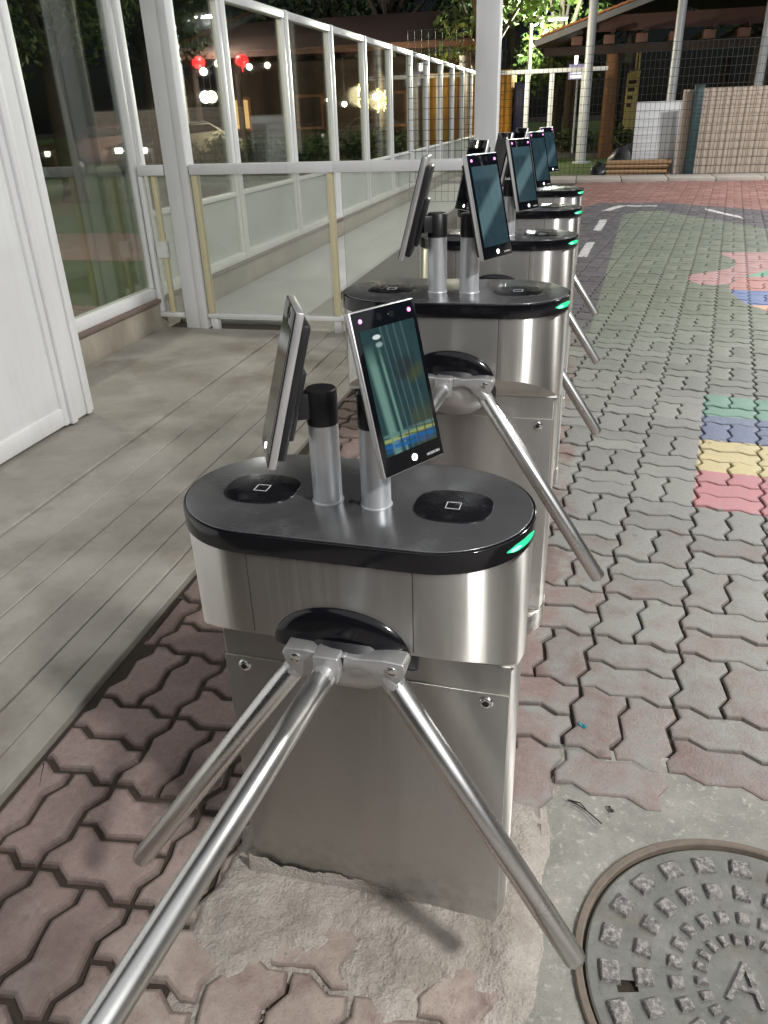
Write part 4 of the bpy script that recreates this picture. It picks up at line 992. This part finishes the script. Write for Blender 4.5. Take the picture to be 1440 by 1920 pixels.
for k, (px, z, r_) in enumerate(((-13.9, 3.12, .13), (-13.3, 3.35, .12), (-12.1, 3.2, .1), (-11.4, 3.22, .10), (-13.95, 2.3, .2), (-13.7, 2.3, .2), (-8.6, 1.9, .09), (-8.0, 2.35, .1), (-7.45, 2.1, .1), (-9.2, 2.05, .07))):
    bulb(px, 30.0, z, r_, BULB if k % 2 else WBULB, ['warm bulb just below the left red lantern', 'white bulb between the two red lanterns', 'small bulb right of the right red lantern', 'bulb hanging before the hall column, right of the lanterns', 'left one of the bright bulb pair below the lanterns', 'right one of the bright bulb pair below the lanterns', 'small bulb left of the glittering tree trunks', 'bulb above the left glittering trunk', 'bulb between the two glittering trunks', 'faintest bulb left of the glittering trunks'][k], 3.7 - z if z < 3.6 else .3)
def fairy_trunk(x, y, z0, z1, lab, seed):
    rg = random.Random(seed); t = tag(empty('wrapped_tree', (x, y, 0)), lab, 'tree trunk', 'trunks wrapped in fairy lights')
    tube('trunk', (0, 0, 0), (0, 0, z1 + .5), .16, BARK, t, 12, .11); vs, fs = [], []
    for k in range(90):
        a = rg.uniform(0, 6.28); z = z0 + (z1 - z0) * k / 90; c = Vector((math.cos(a) * .17, math.sin(a) * .17, z)); s = .022; b = len(vs)
        vs += [c + Vector(d) * s for d in ((1, 0, 0), (-1, 0, 0), (0, 1, 0), (0, -1, 0), (0, 0, 1.4), (0, 0, -1.4))]; fs += [(b + i, b + j, b + k_) for i, j, k_ in ((0, 2, 4), (2, 1, 4), (1, 3, 4), (3, 0, 4), (2, 0, 5), (1, 2, 5), (3, 1, 5), (0, 3, 5))]
    tag(new_obj('fairy_lights', mesh_of('fairy_lights', vs, fs), FAIRY, t), kind='stuff'); glow(0, -.7, (z0 + z1) / 2, 170, t)
def glow(x, y, z, p_, par):
    ld = bpy.data.lights.new('fairy_glow', 'POINT'); ld.energy = p_; ld.color = (1, .84, .5); ld.shadow_soft_size = .3
    o = bpy.data.objects.new('fairy_glow', ld); COL.objects.link(o); o.parent = par; o.location = (x, y, z)
fairy_trunk(-14.75, 29.5, 1.3, 2.75, 'trunk wrapped in golden fairy lights left of the parked cars', 1)
fairy_trunk(-7.9, 30.0, 1.75, 2.5, 'trunk wrapped in golden fairy lights, left of the pair by the hall', 2)
fairy_trunk(-7.2, 30.0, 1.6, 2.35, 'trunk wrapped in golden fairy lights, right of the pair by the hall', 3)
def car(x, y, rz, paint, lab, seed):
    t = tag(empty('parked_car', (x, y, 0), rz), lab, 'car', 'cars parked beyond the tall fence')
    prof = [(-2.1, .35), (-2.15, .75), (-1.95, .95), (-1.15, 1.02), (-.55, 1.45), (.75, 1.5), (1.55, 1.05), (2.1, .95), (2.15, .4)]
    n = len(prof); vs = []
    for s in (-1, 1):
        for u, z in prof: vs.append((s * (.86 if z < 1.1 else .66), u, z))
    fs = [tuple(range(n))[::-1], tuple(range(n, 2 * n))] + [(i, (i + 1) % n, n + (i + 1) % n, n + i) for i in range(n)]
    bm = bmesh.new(); me = mesh_of('body', vs, fs); bm.from_mesh(me); bmesh.ops.bevel(bm, geom=bm.edges[:], offset=.05, segments=2, affect='EDGES'); new_obj('body', bm_mesh('body', bm, 40), paint, t)
    new_obj('windscreen', mesh_of('windscreen', [(-.62, -1.12, 1.06), (.62, -1.12, 1.06), (.52, -.6, 1.43), (-.52, -.6, 1.43)], [(0, 1, 2, 3)]), GLASSBLK, t).location = (0, -.035, .03)
    for s in (-1, 1):
        new_obj('side_window', mesh_of('side_window', [(s * .80, -.95, 1.08), (s * .80, 1.3, 1.08), (s * .69, .7, 1.42), (s * .69, -.5, 1.40)], [(0, 1, 2, 3)]), GLASSBLK, t).location = (s * .03, 0, 0)
        new_obj('headlight', box_mesh('headlight', (.34, .06, .16), (s * .62, -2.13, .74), .02), emitter('headlight_' + str(seed), (1, .95, .82), 9 if seed == 1 else 2.5), t)
        for yy in (-1.3, 1.3):
            wh = new_obj('wheel', sweep('wheel', [((s * .68, yy, .32), .32), ((s * .88, yy, .32), .32)], 20), MATTE, t); new_obj('rim', sweep('rim', [((s * .87, yy, .32), .2), ((s * .89, yy, .32), .18)], 16), CAST, wh)
    new_obj('grille', box_mesh('grille', (.7, .05, .18), (0, -2.14, .6), .01), MATTE, t)
car(-13.4, 26.5, R(-22), plain('silver_paint', (.16, .16, .17), .3, .4), 'silver car with headlights on, seen through the tall fence', 1)
car(-15.9, 25.5, R(-30), plain('maroon_paint', (.12, .03, .03), .3, .2), 'dark red car beside the silver one with lit headlights', 2)
car(3.2, 38.5, R(80), plain('white_paint', (.55, .57, .55), .4), 'white car parked beyond the pavilion', 3)
tag(grid_sheet('far_verge', -40, -3.5, 16, 27, .02, GRASS), kind='structure')

# ================================================================== STREET LAMPS
LENS = emitter('lamp_lens', (1.0, .98, .93), 26); LENSG = emitter('lamp_lens_green', (.75, 1.0, .85), 22)
def street_lamp(x, y, h, arm, label, power, lens, col=(1, .985, .965), size=.8, globe=False):
    t = tag(empty('street_lamp', (x, y, 0)), label, 'street lamp', 'street lamps')
    tube('pole', (0, 0, 0), (0, 0, h), .09, POLE, t, 14, .06); tube('base', (0, 0, 0), (0, 0, .25), .15, POLE, t, 14)
    a = Vector(arm); tube('arm', (0, 0, h - .1), (a.x, a.y, h + .12), .04, POLE, t, 10)
    rz = math.atan2(a.y, a.x)
    hd_ = new_obj('lamp_head', box_mesh('lamp_head', (.92, .46, .10), (.22, 0, 0), .03), POLE, t); hd_.location = (a.x, a.y, h + .12); hd_.rotation_euler = (0, 0, rz)
    new_obj('lens', box_mesh('lens', (.8, .38, .03), (.22, 0, -.062), .01), lens, hd_)
    ld = bpy.data.lights.new('lamp_light', 'POINT' if globe else 'AREA'); ld.energy = power; ld.color = col
    if globe: ld.shadow_soft_size = .12
    else: ld.shape = 'RECTANGLE'; ld.size = size; ld.size_y = size * .6
    lo = bpy.data.objects.new('lamp_light', ld); COL.objects.link(lo); lo.parent = hd_; lo.location = (.22, 0, -.24 if globe else -.10)
street_lamp(6.2, -3.0, 5.8, (-1.2, .6, 0), 'street lamp on the paving to the right behind the viewer', P_NEAR, LENS)
street_lamp(6.6, 6.5, 5.8, (-1.3, 0, 0), 'street lamp on the paving to the right of the rainbow bars', P_MID, LENS)
street_lamp(7.2, 16.0, 5.8, (-1.3, 0, 0), 'street lamp on the paving right of the far mesh fence', P_FAR, LENS)
street_lamp(-8.5, -2.2, 5.4, (1.2, .4, 0), 'unseen fill lamp added on the walkway side behind the viewer', P_FILL, LENS)  # added lamp, fills the left side of the steel
street_lamp(-15.0, 30.4, 4.75, (1.25, -.3, 0), 'lit street lamp with a bright head above the red lanterns', 600, LENS, globe=True)
street_lamp(-2.35, 33.2, 4.3, (.62, -.1, 0), 'small greenish street lamp among the trees left of the pavilion', 5000, LENSG, (.88, 1, .8), globe=True)
street_lamp(-8.6, 7.2, 4.3, (1.0, -.2, 0), 'street lamp on the side lawn between the tall fence and the hall', 560, LENS, (1, .88, .66), globe=True)

GLOBE = emitter('lantern_glow', (1, .9, .62), 9)
pl = tag(empty('post_lantern', (-3.05, 25.6, 0)), 'glowing lantern on a short post by the far end of the tall fence', 'lamp')
tube('post', (0, 0, 0), (0, 0, 2.62), .05, POLE, pl, 10); lathe_me = lathe('lantern', [(.05, 0), (.11, .06), (.13, .16), (.09, .26), (.02, .30)], 16); lo_ = new_obj('lantern', lathe_me, GLOBE, pl); lo_.location = (0, 0, 2.62)
ld = bpy.data.lights.new('lantern_light', 'POINT'); ld.energy = 420; ld.color = (1, .9, .68); ld.shadow_soft_size = .1; ll = bpy.data.objects.new('lantern_light', ld); COL.objects.link(ll); ll.parent = pl; ll.location = (0, -.22, 2.8)
# ================================================================== SMALL DEBRIS
def scrap(name, loc, rz, sx, sy, mat, lab, cat, bend=.004):
    vs, fs = [], []
    for i in range(7):
        for j in range(4): vs.append(((i / 6 - .5) * sx, (j / 3 - .5) * sy * (1 - .25 * ((i * 7 + j * 3) % 3) / 3), bend * math.sin(i * 1.1 + j) + .0035))
    fs = [(i * 4 + j, i * 4 + 4 + j, i * 4 + 5 + j, i * 4 + 1 + j) for i in range(6) for j in range(3)]
    me = mesh_of(name, vs, fs, 60); o = new_obj(name, me, mat); o.location = loc; o.rotation_euler = (0, 0, rz)
    m = o.modifiers.new('s', 'SOLIDIFY'); m.thickness = .0008
    return tag(o, lab, cat)
scrap('plastic_scrap', (.112, 1.668, .002), R(-38), .026, .013, plain('teal_plastic', (.01, .17, .21), .4), 'tiny teal scrap of plastic on a grey block', 'scrap', .002)
scrap('dead_leaf', (.182, 1.392, .0), R(-60), .02, .009, plain('dry_leaf', (.035, .025, .018), .8), 'small dark dead leaf on the cement patch', 'leaf', .002)
wr = tag(empty('bent_wire', (.115, 1.372, .0)), 'bent dark wire scrap lying on the cement patch', 'wire')
WP = [(-.035, .028, .004), (-.01, .016, .005), (.012, .002, .004), (.045, -.028, .004)]
for k in range(3): tube('strand', WP[k], WP[k + 1], .0016, MATTE, wr, 6)
tube('loop', (-.035, .028, .004), (-.005, .024, .004), .0016, MATTE, wr, 6); tube('loop', (-.005, .024, .004), (.012, .002, .004), .0014, MATTE, wr, 6)
